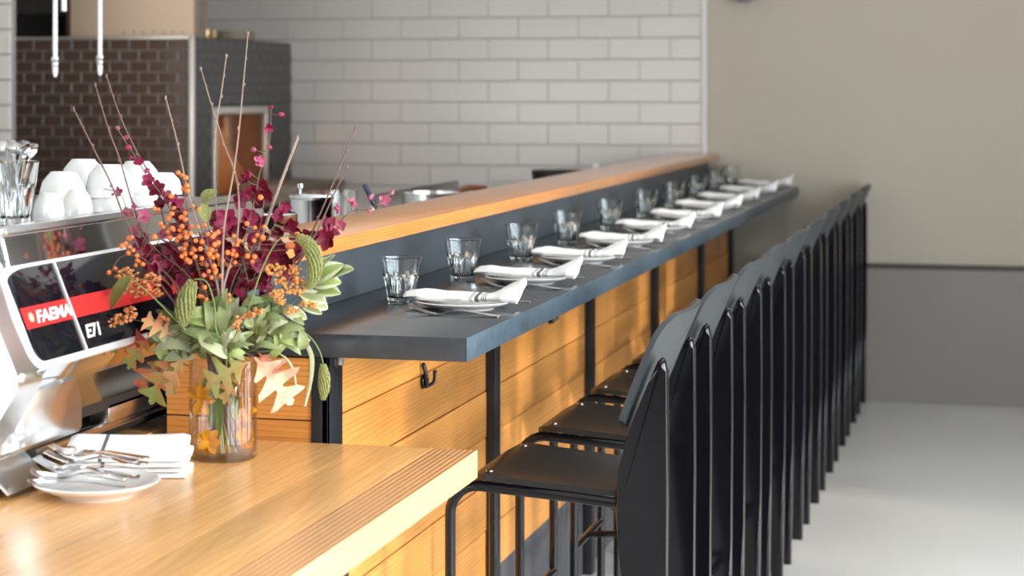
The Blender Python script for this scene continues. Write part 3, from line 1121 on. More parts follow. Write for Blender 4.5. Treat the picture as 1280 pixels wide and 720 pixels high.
def place(name, me, loc, rz, label, cat, group=None, rx=0, ry=0, s=1):
    o = bpy.data.objects.new(name, me); C.objects.link(o)
    o.location = loc; o.rotation_euler = (rx, ry, rz); o.scale = (s, s, s)
    OFF[o.name] = Vector(loc)
    return tag(o, label, cat, group)


glass_px = [500, 580, 650, 709.5, 762.5, 806.5, 841, 870.5, 895, 916]
GX = -1.345
for k in range(10):
    d = -GX * F_PX / cY / (1262 - glass_px[k])
    gy = min((d + sY * GX) / cY, 9.93)
    jit = random.Random(k)
    w = ORD[k]
    end = 'counted from the table end' if k < 9 else 'on the bar top by the wall'
    place('drinking_glass', ME_glass, (GX + jit.uniform(-.004, .004), gy, ZT), jit.uniform(0, .7),
          ('clear tumbler on the bar top, %s %s' % (w, end)), 'glass', 'faceted tumblers on the bar top')
    yc = ST_Y0 - .022 + ST_DY * k + (0.02 if k == 0 else 0)
    place('plate', ME_plate, (-1.168, yc, ZT), jit.uniform(0, 3), 'white plate under its napkin, %s %s' % (w, end), 'plate', 'white plates on the bar top')
    place('napkin', ME_nap[k % 4], (-1.165 + jit.uniform(-.006, .006), yc + .004, ZT + .0005), jit.uniform(-.07, .07) - .03,
          'striped white napkin across its plate, %s %s' % (w, end), 'napkin', 'striped napkins on the plates')
    place('fork', ME_fork, (-1.152, yc - .148, ZT), jit.uniform(-.05, .05), 'steel fork before its plate, %s %s' % (w, end), 'fork', 'forks on the bar top')
    place('knife', ME_knife, (-1.160, yc + .142, ZT), jit.uniform(-.05, .05), 'steel knife behind its plate, %s %s' % (w, end), 'knife', 'knives on the bar top')

# ================================================================== KITCHEN THINGS BEHIND THE LEDGE
KZ = 1.10


def kpos(px, x):
    d = -x * F_PX / cY / (1262 - px)
    return Vector((x, (d + sY * x) / cY, KZ)), d


p, d = kpos(389, -1.85)
t = root('lidded_pot', p, 'polished steel pot with a knobbed lid behind the wooden ledge', 'pot')
bm = bmesh.new(); lathe(bm, [(.055, 0), (.058, .004), (.058, .150), (.060, .153), (.056, .153), (.054, .006)], p, 40); obj('pot_body', bm, M_chrome, t)
bm = bmesh.new(); lathe(bm, [(.061, .154), (.063, .158), (.060, .164), (.046, .168), (.002, .170)], p, 40); lid_o = obj('lid', bm, M_chrome, t)
bm = bmesh.new(); lathe(bm, [(.004, .169), (.004, .180), (.009, .186), (.008, .194), (.002, .196)], p + Vector((-.028, -.01, -.002)), 16); obj('knob', bm, M_chrome, lid_o)
bm = bmesh.new()
for i in range(14):
    sphere(bm, p + Vector((.012 + random.uniform(-.022, .03), random.uniform(-.02, .02), .171)), .006, 1)
o = obj('peppercorns', bm, M_brownm, lid_o); o['kind'] = 'stuff'
p, d = kpos(426, -1.93)
bm = bmesh.new(); lathe(bm, [(.044, 0), (.046, .003), (.050, .150), (.047, .150), (.0435, .005)], p, 40)
tag(obj('glass_jar', bm, M_glass, origin=p), 'clear glass jar right of the lidded steel pot behind the ledge', 'jar')
p, d = kpos(345, -1.80)
t = root('steel_canister', p, 'dark reflecting steel canister left of the lidded pot behind the flowers', 'canister')
bm = bmesh.new(); lathe(bm, [(.052, 0), (.054, .004), (.054, .135), (.050, .139), (.050, .004)], p, 40); obj('canister_body', bm, M_chrome, t)
bm = bmesh.new(); tube(bm, smooth_path([p + Vector((-.035, -.045, .12)), p + Vector((-.055, -.065, .10)), p + Vector((-.055, -.065, .06)), p + Vector((-.035, -.045, .04))]), .006, 8); obj('handle', bm, M_rubber, t)
# shallow pan with a rivet-brown handle
p, d = kpos(540, -1.90)
t = root('saute_pan', p, 'shallow steel pan with a brown handle behind the wooden ledge', 'pan')
bm = bmesh.new(); lathe(bm, [(.085, .0), (.095, .006), (.103, .10), (.106, .102), (.100, .102), (.092, .008)], p, 40); obj('pan_body', bm, M_steel, t)
q = p + Vector((.06, .09, .10))
bm = bmesh.new(); tube(bm, [q, q + Vector((.03, .06, .012)), q + Vector((.06, .16, .006))], [.007, .011, .009], 10); obj('handle', bm, mat('brown_handle', (.16, .05, .02), .5), t)
# ladle with blue handle standing in a small pot
p, d = kpos(478, -1.86)
t = root('utensil_pot', p, 'small steel pot holding the blue handled ladle behind the ledge', 'pot')
bm = bmesh.new(); lathe(bm, [(.035, 0), (.038, .004), (.038, .075), (.042, .078), (.038, .080), (.035, .005)], p, 32); obj('pot_body', bm, M_steel, t)
h0 = p + Vector((.010, 0, .03))
dd = d
h1 = W(455, 230, dd)
bm = bmesh.new(); a = h0.lerp(h1, .42); tube(bm, [a, h0.lerp(h1, .55), h1], [.006, .009, .0075], 10)
lt = root('ladle', h0, 'dark blue ladle handle leaning left out of the small pot', 'ladle')
obj('handle', bm, M_blue, lt)
bm = bmesh.new(); tube(bm, [h0, a], .0035, 8); sphere(bm, h0, .014, 2); obj('shaft', bm, M_steel, lt)
# tray along the counter, black pan far right
p0, d0 = kpos(580, -1.95); p1, d1 = kpos(672, -1.95)
bm = bmesh.new()
box(bm, (-1.955, p0.y, KZ), (-1.945, p1.y, KZ + .068), .002); box(bm, (-2.3, p0.y, KZ), (-1.955, p1.y, KZ + .006)); box(bm, (-2.305, p0.y, KZ), (-2.3, p1.y, KZ + .06))
tag(obj('sheet_tray', bm, M_steel, origin=p0), 'long low steel tray on the kitchen counter behind the ledge', 'tray')
p, d = kpos(699, -1.95)
bm = bmesh.new(); hl = 27 * d / F_PX * 1.0
prof = [(.10, 0), (.115, .01), (.125, .085), (.128, .09), (.122, .09), (.11, .012)]
lathe(bm, prof, p, 36)
tag(obj('black_pan', bm, M_castiron, origin=p), 'black cast iron pan far along the kitchen counter', 'pan')
p, d = kpos(745, -1.93)
bm = bmesh.new(); lathe(bm, [(.02, 0), (.024, .06), (.022, .085), (.008, .098)], p, 24)
tag(obj('salt_pot', bm, M_porc, origin=p), 'tiny white pot right of the black pan behind the ledge', 'pot')
p, d = kpos(645, -1.80)
bm = bmesh.new(); lathe(bm, [(.02, 0), (.022, .05), (.020, .085), (.006, .092)], p, 24)
tag(obj('salt_pot', bm, M_porc, origin=p), 'tiny white pot in front of the steel tray behind the ledge', 'pot')

# ================================================================== ESPRESSO MACHINE
MY0, MY1 = 3.10, 4.35
M_cheek = mat('softly_polished_steel', (0.84, 0.85, 0.87), 0.26, 1.0)
em = root('espresso_machine', (-1.95, 3.6, ZW), 'large polished chrome espresso machine with a black front panel and red band', 'machine')
# hood: chrome shoulder between cup tray and black panel
bm = bmesh.new()
prism(bm, [(-2.25, 1.285), (-1.715, 1.285), (-1.700, 1.298), (-1.679, 1.296), (-1.667, 1.246), (-1.690, 1.226), (-2.25, 1.226)], 1, MY0 + .02, MY1, .006)
obj('hood', bm, M_chrome, em, smooth=50)
bm = bmesh.new()
prism(bm, [(-1.702, 1.296), (-1.680, 1.296), (-1.675, 1.302), (-1.678, 1.312), (-1.690, 1.314), (-1.698, 1.308)], 1, MY0 + .03, MY1, .003)
box(bm, (-2.25, MY0 + .03, 1.286), (-1.702, MY1, 1.300))
obj('cup_tray', bm, M_steel, em, smooth=50)
# black panel leaning out towards the bottom, rounded near corners
PA = Vector((-1.666, 0, 1.240)); PB = Vector((-1.601, 0, 1.084))
down = (PB - PA).normalized(); nrm = Vector((-down.z, 0, down.x)); 
if nrm.x < 0: nrm = -nrm
PL = (PB - PA).length


def pan(s, y, out=0.0):
    return PA + down * s + nrm * out + Vector((0, y, 0))


def panel_outline(in_, y0, y1, r0=.035, r1=.028):
    pts = []
    a, b = in_, PL - in_
    for k in range(9):
        t = math.pi / 2 * k / 8
        pts.append((a + r0 * .55 * (1 - math.sin(t)) if False else a + r0 * (1 - math.sin(t)) * .6, y0 + in_ + r0 * 2.2 * (1 - math.cos(t)) if True else 0))
    pts = [(p_[0], p_[1]) for p_ in pts]
    top_edge = [(a + (r0 * .6) * (1 - math.sin(math.pi / 2 * k / 8)), y0 + in_ + r0 * 2.2 * (1 - math.cos(math.pi / 2 * k / 8))) for k in range(9)]
    bot_edge = [(b - r1 + r1 * math.sin(math.pi / 2 * k / 8), y0 + in_ + r1 * (1 - math.cos(math.pi / 2 * k / 8))) for k in range(9)]
    return top_edge + [(a, y1), (b, y1)] + bot_edge[::-1]


def slabpan(outl, o0, o1, m, name, bevel=.002):
    bm = bmesh.new()
    va = [bm.verts.new(pan(s, y, o0)) for s, y in outl]
    vb = [bm.verts.new(pan(s, y, o1)) for s, y in outl]
    n = len(outl)
    bm.faces.new(va); f2 = bm.faces.new(vb[::-1])
    for i in range(n):
        bm.faces.new((va[i], vb[i], vb[(i + 1) % n], va[(i + 1) % n]))
    if bevel:
        bmesh.ops.bevel(bm, geom=list(f2.edges), offset=bevel, segments=2, affect='EDGES', profile=.5)
    return obj(name, bm, m, em, smooth=40)


slabpan(panel_outline(-.011, MY0, MY1), -.03, 0.0, M_sat, 'panel_trim', .004)
fpan = slabpan(panel_outline(.001, MY0, MY1 - .03), -.02, .0025, M_bpanel, 'front_panel', .001)


def strip(s0, s1, y0, y1, o0, o1, m, name, parent=em):
    bm = bmesh.new()
    vs = [bm.verts.new(pan(s, y, o)) for o in (o0, o1) for s, y in ((s0, y0), (s0, y1), (s1, y1), (s1, y0))]
    for f in ((0, 1, 2, 3), (7, 6, 5, 4), (0, 4, 5, 1), (1, 5, 6, 2), (2, 6, 7, 3), (3, 7, 4, 0)):
        bm.faces.new([vs[i] for i in f])
    return obj(name, bm, m, parent, smooth=False)


YD = 3.278
strip(.070, .108, MY0 + .004, MY1 - .03, .002, .0034, M_red, 'red_band', fpan)
strip(.001, PL - .001, YD - .0035, YD + .0035, .002, .006, M_sat, 'divider', fpan)


def letters(text, s_base, y0, size, m, name, shear=.25, bold=.018, space=1.0, sx=1.0):
    cu = bpy.data.curves.new(name, 'FONT')
    cu.body = text; cu.size = size; cu.shear = shear; cu.offset = bold * size; cu.extrude = .0004; cu.space_character = space
    tmp = bpy.data.objects.new(name + '_curve', cu); C.objects.link(tmp)
    dg = bpy.context.evaluated_depsgraph_get()
    me = bpy.data.meshes.new_from_object(tmp.evaluated_get(dg))
    bpy.data.objects.remove(tmp); bpy.data.curves.remove(cu)
    for v in me.vertices:
        u, w, e = v.co.x * sx, v.co.y, v.co.z
        v.co = pan(s_base - w, y0 + u, .0040 + e) - OFF[em.name]
    me.materials.clear(); me.materials.append(m)
    me.name = name
    o = bpy.data.objects.new(name, me); C.objects.link(o); o.parent = fpan
    OFF[o.name] = OFF[em.name]
    return o


o = letters('FAEMA', .1005, 3.144, .0295, M_letter, 'lettering', .25, .03, 1.0, 1.42); o['label'] = 'white slanted letters on the red band'
o = letters('E71', .148, 3.298, .033, M_letter, 'lettering', .25, .03, 1.0, 1.25); o['label'] = 'white letters on the black panel'
bm = bmesh.new()
c0 = pan(.089, 3.129, .0035)
tube(bm, [c0, c0 + nrm * .0012], .0085, 20); obj('emblem', bm, M_gold, fpan)
# lower chrome: ridge, then a face tilted down that mirrors the table
bm = bmesh.new()
prism(bm, [(-1.612, 1.082), (-1.612, 1.070), (-1.640, 1.030), (-1.652, 1.022), (-1.705, .942), (-1.735, .936), (-2.20, .936), (-2.20, 1.082)], 1, MY0 + .06, MY1, .004)
obj('lower_body', bm, M_chrome, em, smooth=30)
strip2 = bmesh.new()
prism(strip2, [(-1.611, 1.080), (-1.609, 1.068), (-1.637, 1.029), (-1.650, 1.020), (-1.704, .940), (-1.715, .945)], 1, YD - .002, YD + .002)
obj('seam_trim', strip2, M_steel, em, smooth=False)
bm = bmesh.new(); prism(bm, [(-2.24, .93), (-1.70, .93), (-1.70, 1.24), (-2.24, 1.24)], 1, MY0 + .08, MY1 - .01)
obj('inner_body', bm, M_dark, em, smooth=False)
# near end cheek: large chrome side with a flowing outline, standing on a flared leg
out = [(-2.26, 1.29), (-1.712, 1.292), (-1.690, 1.275), (-1.668, 1.236), (-1.640, 1.165), (-1.606, 1.090), (-1.598, 1.066), (-1.606, 1.040), (-1.640, .985), (-1.668, .930), (-1.690, .905), (-1.76, .898), (-2.26, .898)]
sp = [Vector((x, 0, z)) for x, z in out]
outl = [(v.x, v.z) for v in smooth_path(sp[1:11], 4)]
outl = [out[0]] + outl + out[11:]
bm = bmesh.new(); prism(bm, outl, 1, MY0 - .075, MY0 + .012, .028, 5)
obj('side_cheek', bm, M_cheek, em, smooth=60)
bm = bmesh.new()
rings = []
for z, x1, y1 in [(1.028, -1.636, 3.33), (1.00, -1.640, 3.355), (.96, -1.652, 3.385), (.930, -1.662, 3.405), (.918, -1.670, 3.41)]:
    ya = MY0 - .02
    rings.append([Vector((-1.80, ya, z)), Vector((x1 - .012, ya, z)), Vector((x1, ya + .012, z)), Vector((x1, y1 - .014, z)), Vector((x1 - .014, y1, z)), Vector((-1.80, y1, z))])
ring_loft(bm, rings[::-1]); obj('flared_leg', bm, M_cheek, em, smooth=60)
bm = bmesh.new()
prism(bm, [(-2.2, .862), (-1.738, .862), (-1.722, .872), (-1.722, .896), (-2.2, .896)], 1, MY0 + .0, MY1 - .05, .003)
obj('base', bm, M_rubber, em, smooth=False)
bm = bmesh.new(); tube(bm, [(-1.716, 3.30, .892), (-1.716, MY1 - .1, .892)], .010, 12); obj('tray_rail', bm, M_steel, em)
bm = bmesh.new(); tube(bm, [(-1.718, MY0 + .03, .873), (-1.718, 3.32, .873)], .003, 8); obj('base_wire', bm, M_chrome, em)
bm = bmesh.new(); box(bm, (-1.74, 3.585, .900), (-1.70, 3.84, .938), .003); obj('drip_guard', bm, M_steel, em)
for (x, y) in [(-1.74, MY0 + .05), (-1.74, MY1 - .12), (-2.15, MY0 + .05), (-2.15, MY1 - .12)]:
    bm = bmesh.new(); lathe(bm, [(.022, 0), (.024, .004), (.02, .0125)], (x, y, ZW), 20); obj('foot', bm, M_rubber, em)

# bent steel tray at the picture's left edge
t = root('drip_tray', (-1.70, 3.17, ZW), 'bent stainless tray corner on the table at the left edge', 'tray')
bm = bmesh.new()
prism(bm, [(-1.718, .908), (-1.702, .908), (-1.652, .858), (-1.648, .862), (-1.699, .913), (-1.718, .913)], 1, 3.09, 3.235, .0015)
obj('bent_plate', bm, M_steel, t, smooth=False)
bm = bmesh.new(); box(bm, (-1.718, 3.092, ZW), (-1.704, 3.233, .9075), .001); obj('tray_base', bm, M_rubber, t)

# cups, upside down on the cup tray
CZ = 1.3005


def cup_me(r, h, foot):
    bm = bmesh.new()
    lathe(bm, [(r - .003, 0), (r, .0005), (r, .004), (r * .97, h * .35), (r * .86, h * .68), (r * .66, h * .88), (foot + .002, h * .94), (foot, h), (foot - .003, h), (foot - .004, h - .004), (.002, h - .004)], (0, 0, 0), 40)
    # closed inside
    return mesh_of('cup', bm, M_porc, 60)


ME_cup_s = cup_me(.030, .056, .015)
ME_cup_l = cup_me(.049, .066, .026)
ME_cup_m = cup_me(.047, .052, .026)
CG = 'white cups upside down on the machine'


def cup(me, px, x, z, label):
    d = -x * F_PX / cY / (1262 - px)
    place('cup', me, (x, (d + sY * x) / cY, z), 0, label, 'cup', CG)


cup(ME_cup_s, 61, -1.755, CZ, 'small white cup upside down on the chrome machine, nearest the spoon glass')
cup(ME_cup_s, 97, -1.755, CZ, 'small white cup upside down, right of the nearest small cup')
cup(ME_cup_l, 79, -1.865, CZ + .017, 'wide white bowl upside down behind the two small cups')
cup(ME_cup_m, 79, -1.865, CZ - .0, 'lower white bowl of the stack behind the two small cups')
cup(ME_cup_l, 137, -1.79, CZ + .030, 'top white bowl of the middle stack on the machine')
cup(ME_cup_m, 137, -1.79, CZ, 'bottom white bowl of the middle stack on the machine')
cup(ME_cup_l, 172, -1.815, CZ + .030, 'top white bowl of the right stack on the machine')
cup(ME_cup_m, 172, -1.815, CZ, 'bottom white bowl of the right stack on the machine')
cup(ME_cup_l, 104, -1.985, CZ + .030, 'top white bowl of the rear stack, half hidden behind the others')
cup(ME_cup_m, 104, -1.985, CZ, 'bottom white bowl of the rear stack behind the others')
cup(ME_cup_m, 203, -1.955, CZ, 'white cup upside down at the rear right behind the bowl stacks')

# glass of spoons on the machine
d = 1.78 * F_PX / cY / (1262 - 17)
gp = Vector((-1.78, (d - sY * 1.78) / cY, CZ))
me = mesh_of('spoon_glass', glass_bm(.046, .031, .118), M_glass, 20)
place('spoon_glass', me, gp, .2, 'clear faceted glass holding spoons on the chrome machine', 'glass')
ME_tea = mesh_of('teaspoon', spoon_bm(.145), M_cut)
for k in range(7):
    a = k * 0.9 + .3
    rr = .018
    base = gp + Vector((math.cos(a + 2.6) * .010, math.sin(a + 2.6) * .010, .0135))
    tip = gp + Vector((math.cos(a) * .030, math.sin(a) * .030, .152 + .004 * (k % 3)))
    dirv = (tip - base).normalized()
    q = Vector((-1, 0, 0)).rotation_difference(dirv)
    o = place('teaspoon', ME_tea, (base + dirv * .0725), 0, ['teaspoon leaning towards the right rim of the spoon glass', 'teaspoon at the back of the spoon glass, bowl turned right',
        'teaspoon at the back of the spoon glass, bowl turned left', 'teaspoon leaning over the left rim of the spoon glass', 'teaspoon at the front left of the spoon glass',
        'teaspoon at the front middle of the spoon glass', 'teaspoon at the front right of the spoon glass'][k], 'spoon', 'teaspoons in the glass on the machine')
    o.rotation_mode = 'QUATERNION'; o.rotation_quaternion = q @ Quaternion((1, 0, 0), k * 1.1)

# ================================================================== NAPKIN STACK AND CUTLERY PLATE
def stack_nap(seed, z0, h_f, h_b, dx, dy, rz, label):
    rnd = random.Random(seed)
    Lx, Wy = .218, .112
    bm = bmesh.new(); uvl = bm.loops.layers.uv.new('UVMap')
    nu, nv = 20, 10
    ph = [rnd.uniform(0, 6) for _ in range(3)]
    def f(u, v, lay):
        x = (u - .5) * Lx; y = (v - .5) * Wy
        e = max(0, abs(2 * v - 1) - .8) / .2
        eu = max(0, abs(2 * u - 1) - .93) / .07
        b = z0[0] + (z0[1] - z0[0]) * v
        t = h_f + (h_b - h_f) * v
        zt = b + t * (1 - .35 * e ** 2) * (1 - .25 * eu ** 2) + .0012 * math.sin(6 * u + ph[0]) * (1 if lay == 0 else 0)
        zz = zt if lay == 0 else b + .15 * t * e ** 2
        return Vector((x * (1 - .006 * e), y, zz))
    g = {}
    for lay in (0, 1):
        for i in range(nu + 1):
            for j in range(nv + 1):
                g[lay, i, j] = bm.verts.new(f(i / nu, j / nv, lay))
    def face(ks):
        fc = bm.faces.new([g[k_] for k_ in ks])
        for lp, k_ in zip(fc.loops, ks): lp[uvl].uv = (.36 + .9 * (k_[1] / nu), k_[2] / nv)
    for lay in (0, 1):
        for i in range(nu):
            for j in range(nv):
                ks = [(lay, i, j), (lay, i + 1, j), (lay, i + 1, j + 1), (lay, i, j + 1)]
                face(ks if lay == 0 else ks[::-1])
    for i in range(nu):
        for j in (0, nv): face([(0, i, j), (0, i + 1, j), (1, i + 1, j), (1, i, j)])
    for j in range(nv):
        for i in (0, nu): face([(0, i, j), (0, i, j + 1), (1, i, j + 1), (1, i, j)])
    bmesh.ops.recalc_face_normals(bm, faces=bm.faces)
    me = bpy.data.meshes.new('folded_napkin'); bm.to_mesh(me); bm.free(); finish(me, 50, [M_stack])
    return place('folded_napkin', me, (-1.562 + dx, 3.376 + dy, ZW), rz + .30, label, 'napkin', 'folded napkins stacked beside the machine')


M_stack = M_linen.copy(); M_stack.name = 'white_linen_one_stripe'
nt = M_stack.node_tree
# only the broad stripe on the stacked napkins
for nd in list(nt.nodes):
    if nd.bl_idname == 'ShaderNodeMath' and nd.operation == 'SUBTRACT':
        if abs(nd.inputs[1].default_value - .640) > .001:
            nd.inputs[1].default_value = 5.0
    if nd.bl_idname == 'ShaderNodeMath' and nd.operation == 'LESS_THAN' and nd.inputs[1].default_value > .01:
        nd.inputs[1].default_value = .014
zb = [.0005, .0005]
hs = [(.0085, .0150), (.0075, .0135), (.0080, .0150), (.0085, .0170)]
labs = ['folded white napkin at the bottom of the stack beside the machine', 'folded white napkin second from the bottom of the stack',
        'folded white napkin just under the top of the stack', 'top folded white napkin with a grey stripe on the stack']
for i, (hf, hb) in enumerate(hs):
    stack_nap(i, tuple(zb), hf, hb, random.Random(i).uniform(-.004, .004), random.Random(i + 9).uniform(-.003, .003), -.05 + .012 * i, labs[i])
    zb[0] += hf + .0016; zb[1] += hb + .0016

PCX, PCY = -1.528, 3.175
me = mesh_of('cutlery_plate', plate_bm(.109, .026), M_porc)
place('cutlery_plate', me, (PCX, PCY, ZW), 0, 'white plate heaped with loose spoons and forks on the fir table', 'plate')
zc = ZW + .020
sets = [('spoon', -.022, -.034, .30, 'spoon at the front left under the heap on the plate'), ('fork', -.026, .008, .34, 'fork slanting at the left under the heap on the plate'), ('spoon', -.018, .030, -.12, 'spoon at the rear left under the heap on the plate'), ('spoon', -.010, -.048, .10, 'spoon lowest at the front of the heaped plate'), ('fork', -.020, -.020, -.16, 'fork on the heaped plate, tines towards the machine'),
        ('spoon', .012, -.008, .22, 'spoon across the middle of the heaped plate'), ('fork', -.012, .022, .06, 'fork behind the middle of the heaped plate'),
        ('spoon', .000, .040, -.30, 'spoon with raised bowl at the back of the heaped plate'), ('spoon', -.005, .018, -.48, 'topmost spoon slanting across the heaped plate'),
        ('fork', .004, .000, -.05, 'topmost fork on the heaped plate'), ('spoon', .016, -.030, -.2, 'spoon on the right front of the heaped plate')]
for i, (kd, dx, dy, rz, lab) in enumerate(sets):
    place(kd, ME_spoon if kd == 'spoon' else ME_fork, (PCX + dx, PCY + dy, zc + .0050 * i), rz, lab, kd, 'loose cutlery on the plate', rx=.12 * math.sin(i * 2.1), ry=.03 * math.cos(i * 1.7), s=.92)
# ================================================================== VASE AND BOUQUET
VX, VY = -1.452, 3.560
VB = Vector((VX, VY, ZW))
VD = VB.x * -sY + VB.y * cY
VR = .0645
vase = root('flower_vase', VB, 'clear cylindrical glass vase holding the autumn bouquet on the fir table', 'vase')
bm = bmesh.new()
lathe(bm, [(VR - .004, 0), (VR, .003), (VR, .190), (VR - .0012, .1915), (VR - .0026, .190), (VR - .0028, .014), (VR - .006, .010), (.002, .009)], VB, 56)
obj('vase_glass', bm, M_vase, vase, smooth=50)
bm = bmesh.new()
lathe(bm, [(.002, .0096), (VR - .0066, .0106), (VR - .0034, .0145), (VR - .0034, .118), (.002, .118)], VB, 56)
obj('water', bm, M_water, vase, smooth=50)
rb = random.Random(41)


def F(px, py, dd=0.0):
    return W(px, py, VD + dd)


def leaf_m(name, col, rough=.55, tr=.25, noise=.25, ns=40):
    return mat(name, col, rough, 0, noise, ns, translucent=tr)


def two_tone(name, a, b):
    m = leaf_m(name, a)
    nt = m.node_tree
    for nd in nt.nodes:
        if nd.bl_idname == 'ShaderNodeMix':
            nd.inputs[6].default_value = (*a, 1); nd.inputs[7].default_value = (*b, 1)
            nz = [x for x in nt.nodes if x.bl_idname == 'ShaderNodeTexNoise'][0]
            nz.inputs['Scale'].default_value = 26
            mr = nt.nodes.new('ShaderNodeMapRange'); mr.inputs[1].default_value = .42; mr.inputs[2].default_value = .62
            nt.links.new(nz.outputs['Fac'], mr.inputs[0]); nt.links.new(mr.outputs[0], nd.inputs[0])
    return m


L_sage = leaf_m('sage_leaf', (.31, .37, .165))
L_sage2 = leaf_m('deep_sage_leaf', (.15, .20, .065))
L_pale = leaf_m('pale_sage_leaf', (.53, .58, .36))
L_lime = leaf_m('lime_leaf', (.36, .45, .15))
L_cream = leaf_m('cream_margin', (.68, .74, .52))
L_olive = leaf_m('olive_leaf', (.22, .22, .06))
L_grn = leaf_m('fresh_green_leaf', (.16, .30, .06))
L_stem = leaf_m('green_stem', (.20, .29, .09), tr=.1)
L_ostem = mat('plum_green_stem', (.16, .10, .06), .6)
L_spike = mat('amaranth_green', (.30, .32, .11), .8, 0, .3, 220, .8, 260, translucent=.15)
L_twig = mat('brown_twig', (.17, .095, .08), .7, 0, .3, 60)
L_twigp = mat('pale_twig', (.30, .215, .175), .7, 0, .25, 60)
L_burg = leaf_m('burgundy_petal', (.235, .011, .040), .45, .22)
L_mag = leaf_m('magenta_petal', (.38, .022, .095), .45, .22)
L_pink = leaf_m('pink_petal', (.55, .12, .22), .45, .22)
L_berry = mat('orange_berry', (.78, .20, .045), .3, 0, .15, 60)
L_yar = mat('rusty_orange_floret', (.62, .25, .09), .75, 0, .3, 120, translucent=.1)
L_yar2 = mat('amber_floret', (.70, .33, .09), .75, 0, .3, 120, translucent=.1)
L_oakp = two_tone('pale_pink_oak_leaf', (.80, .66, .44), (.72, .34, .24))
L_oakg = two_tone('yellow_green_oak_leaf', (.50, .52, .18), (.58, .36, .14))
L_oakr = two_tone('red_oak_leaf', (.58, .09, .05), (.42, .30, .07))
L_oako = two_tone('orange_oak_leaf', (.74, .32, .15), (.55, .42, .16))
L_oakd = two_tone('dark_green_oak_leaf', (.24, .26, .06), (.50, .09, .04))
L_fruit = mat('orange_petal', (.95, .42, .015), .45, 0, .2, 40, translucent=.3)


def leaf_bm(bm, base, tip, width, up=None, bend=.15, cup=.25, shape=1.0, n=7, thick=.0006, mi=0, rim=None):
    """one leaf blade as a thin solid; width is the full width"""
    base, tip = Vector(base), Vector(tip)
    ax = tip - base; L = ax.length; ax.normalize()
    if up is None:
        up = Vector((rb.uniform(-.5, .8), -1.0, rb.uniform(.1, 1.2)))
    side = ax.cross(up)
    side = side.normalized() if side.length > 1e-4 else ax.orthogonal().normalized()
    nr = side.cross(ax).normalized()
    cols = 4
    g = {}
    for lay in (0, 1):
        for i in range(n + 1):
            t = i / n
            hw = width / 2 * max(.05, math.sin(math.pi * min(1, (t * .97 + .02)) ** shape) ** .6)
            c = base + ax * (L * t) + nr * (bend * L * (t * (1 - t) * 4 * .5) - bend * L * .3 * t * t)
            for j in range(cols + 1):
                s = j / cols * 2 - 1
                p = c + side * (s * hw) + nr * (cup * hw * abs(s) ** 1.3 - lay * thick)
                g[lay, i, j] = bm.verts.new(p)
    fs = []
    for i in range(n):
        for j in range(cols):
            f1 = bm.faces.new([g[0, i, j], g[0, i + 1, j], g[0, i + 1, j + 1], g[0, i, j + 1]])
            f2 = bm.faces.new([g[1, i, j + 1], g[1, i + 1, j + 1], g[1, i + 1, j], g[1, i, j]])
            for f in (f1, f2):
                f.material_index = rim if (rim is not None and (j in (0, cols - 1))) else mi
        for j in (0, cols):
            f = bm.faces.new([g[0, i, j], g[1, i, j], g[1, i + 1, j], g[0, i + 1, j]]); f.material_index = rim if rim is not None else mi
    for i in (0, n):
        for j in range(cols):
            f = bm.faces.new([g[0, i, j], g[0, i, j + 1], g[1, i, j + 1], g[1, i, j]]); f.material_index = mi
    return bm


def stem_to_vase(top_pts, k=None):
    """continue a stem from its lowest picture point through the vase mouth to the vase bottom"""
    a = rb.uniform(0, 6.28) if k is None else k
    mouth = VB + Vector((math.cos(a) * .030, math.sin(a) * .030, .200))
    foot = VB + Vector((math.cos(a + 2.6) * .036, math.sin(a + 2.6) * .036, .014))
    return [Vector(p) for p in top_pts] + [mouth, foot]


def taper(n, r0, r1):
    return [r0 + (r1 - r0) * i / max(1, n - 1) for i in range(n)]


def stem_mesh(bm, pts, r_tip, r_base, n=6, sm=4):
    P = smooth_path(pts, sm)
    tube(bm, P, taper(len(P), r_tip, r_base), n)
    return P


# ---- bare twigs -----------------------------------------------------------------
def twig(pix, label, dd0=0.0, dd1=0.0, m=L_twig, rt=.0011, rbz=.0026, extra=None):
    n = len(pix)
    top = [F(x, y, dd0 + (dd1 - dd0) * i / (n - 1)) for i, (x, y) in enumerate(pix)]
    t = root('bare_twig', VB + Vector((0, 0, .014)), label, 'twig', 'bare twigs in the bouquet')
    bm = bmesh.new()
    P = stem_mesh(bm, stem_to_vase(top), rt, rbz, 7)
    for e in (extra or []):
        q = [F(x, y, dd0) for x, y in e]
        stem_mesh(bm, q, rt, rbz * .8, 6)
    obj('stem', bm, m, t)
    bm = bmesh.new()
    for i in range(2, len(P) - 9, 2):
        d_ = (P[i + 1] - P[i - 1]).normalized()
        o = d_.orthogonal().normalized(); o.rotate(Quaternion(d_, i * 2.4))
        sphere(bm, P[i] + o * .0022, .0026, 1, (.8, .8, 1.5), Vector((0, 0, 1)).rotation_difference(d_))
    sphere(bm, P[0], .0032, 1, (.8, .8, 1.6))
    o = obj('buds', bm, m, t); o['kind'] = 'stuff'


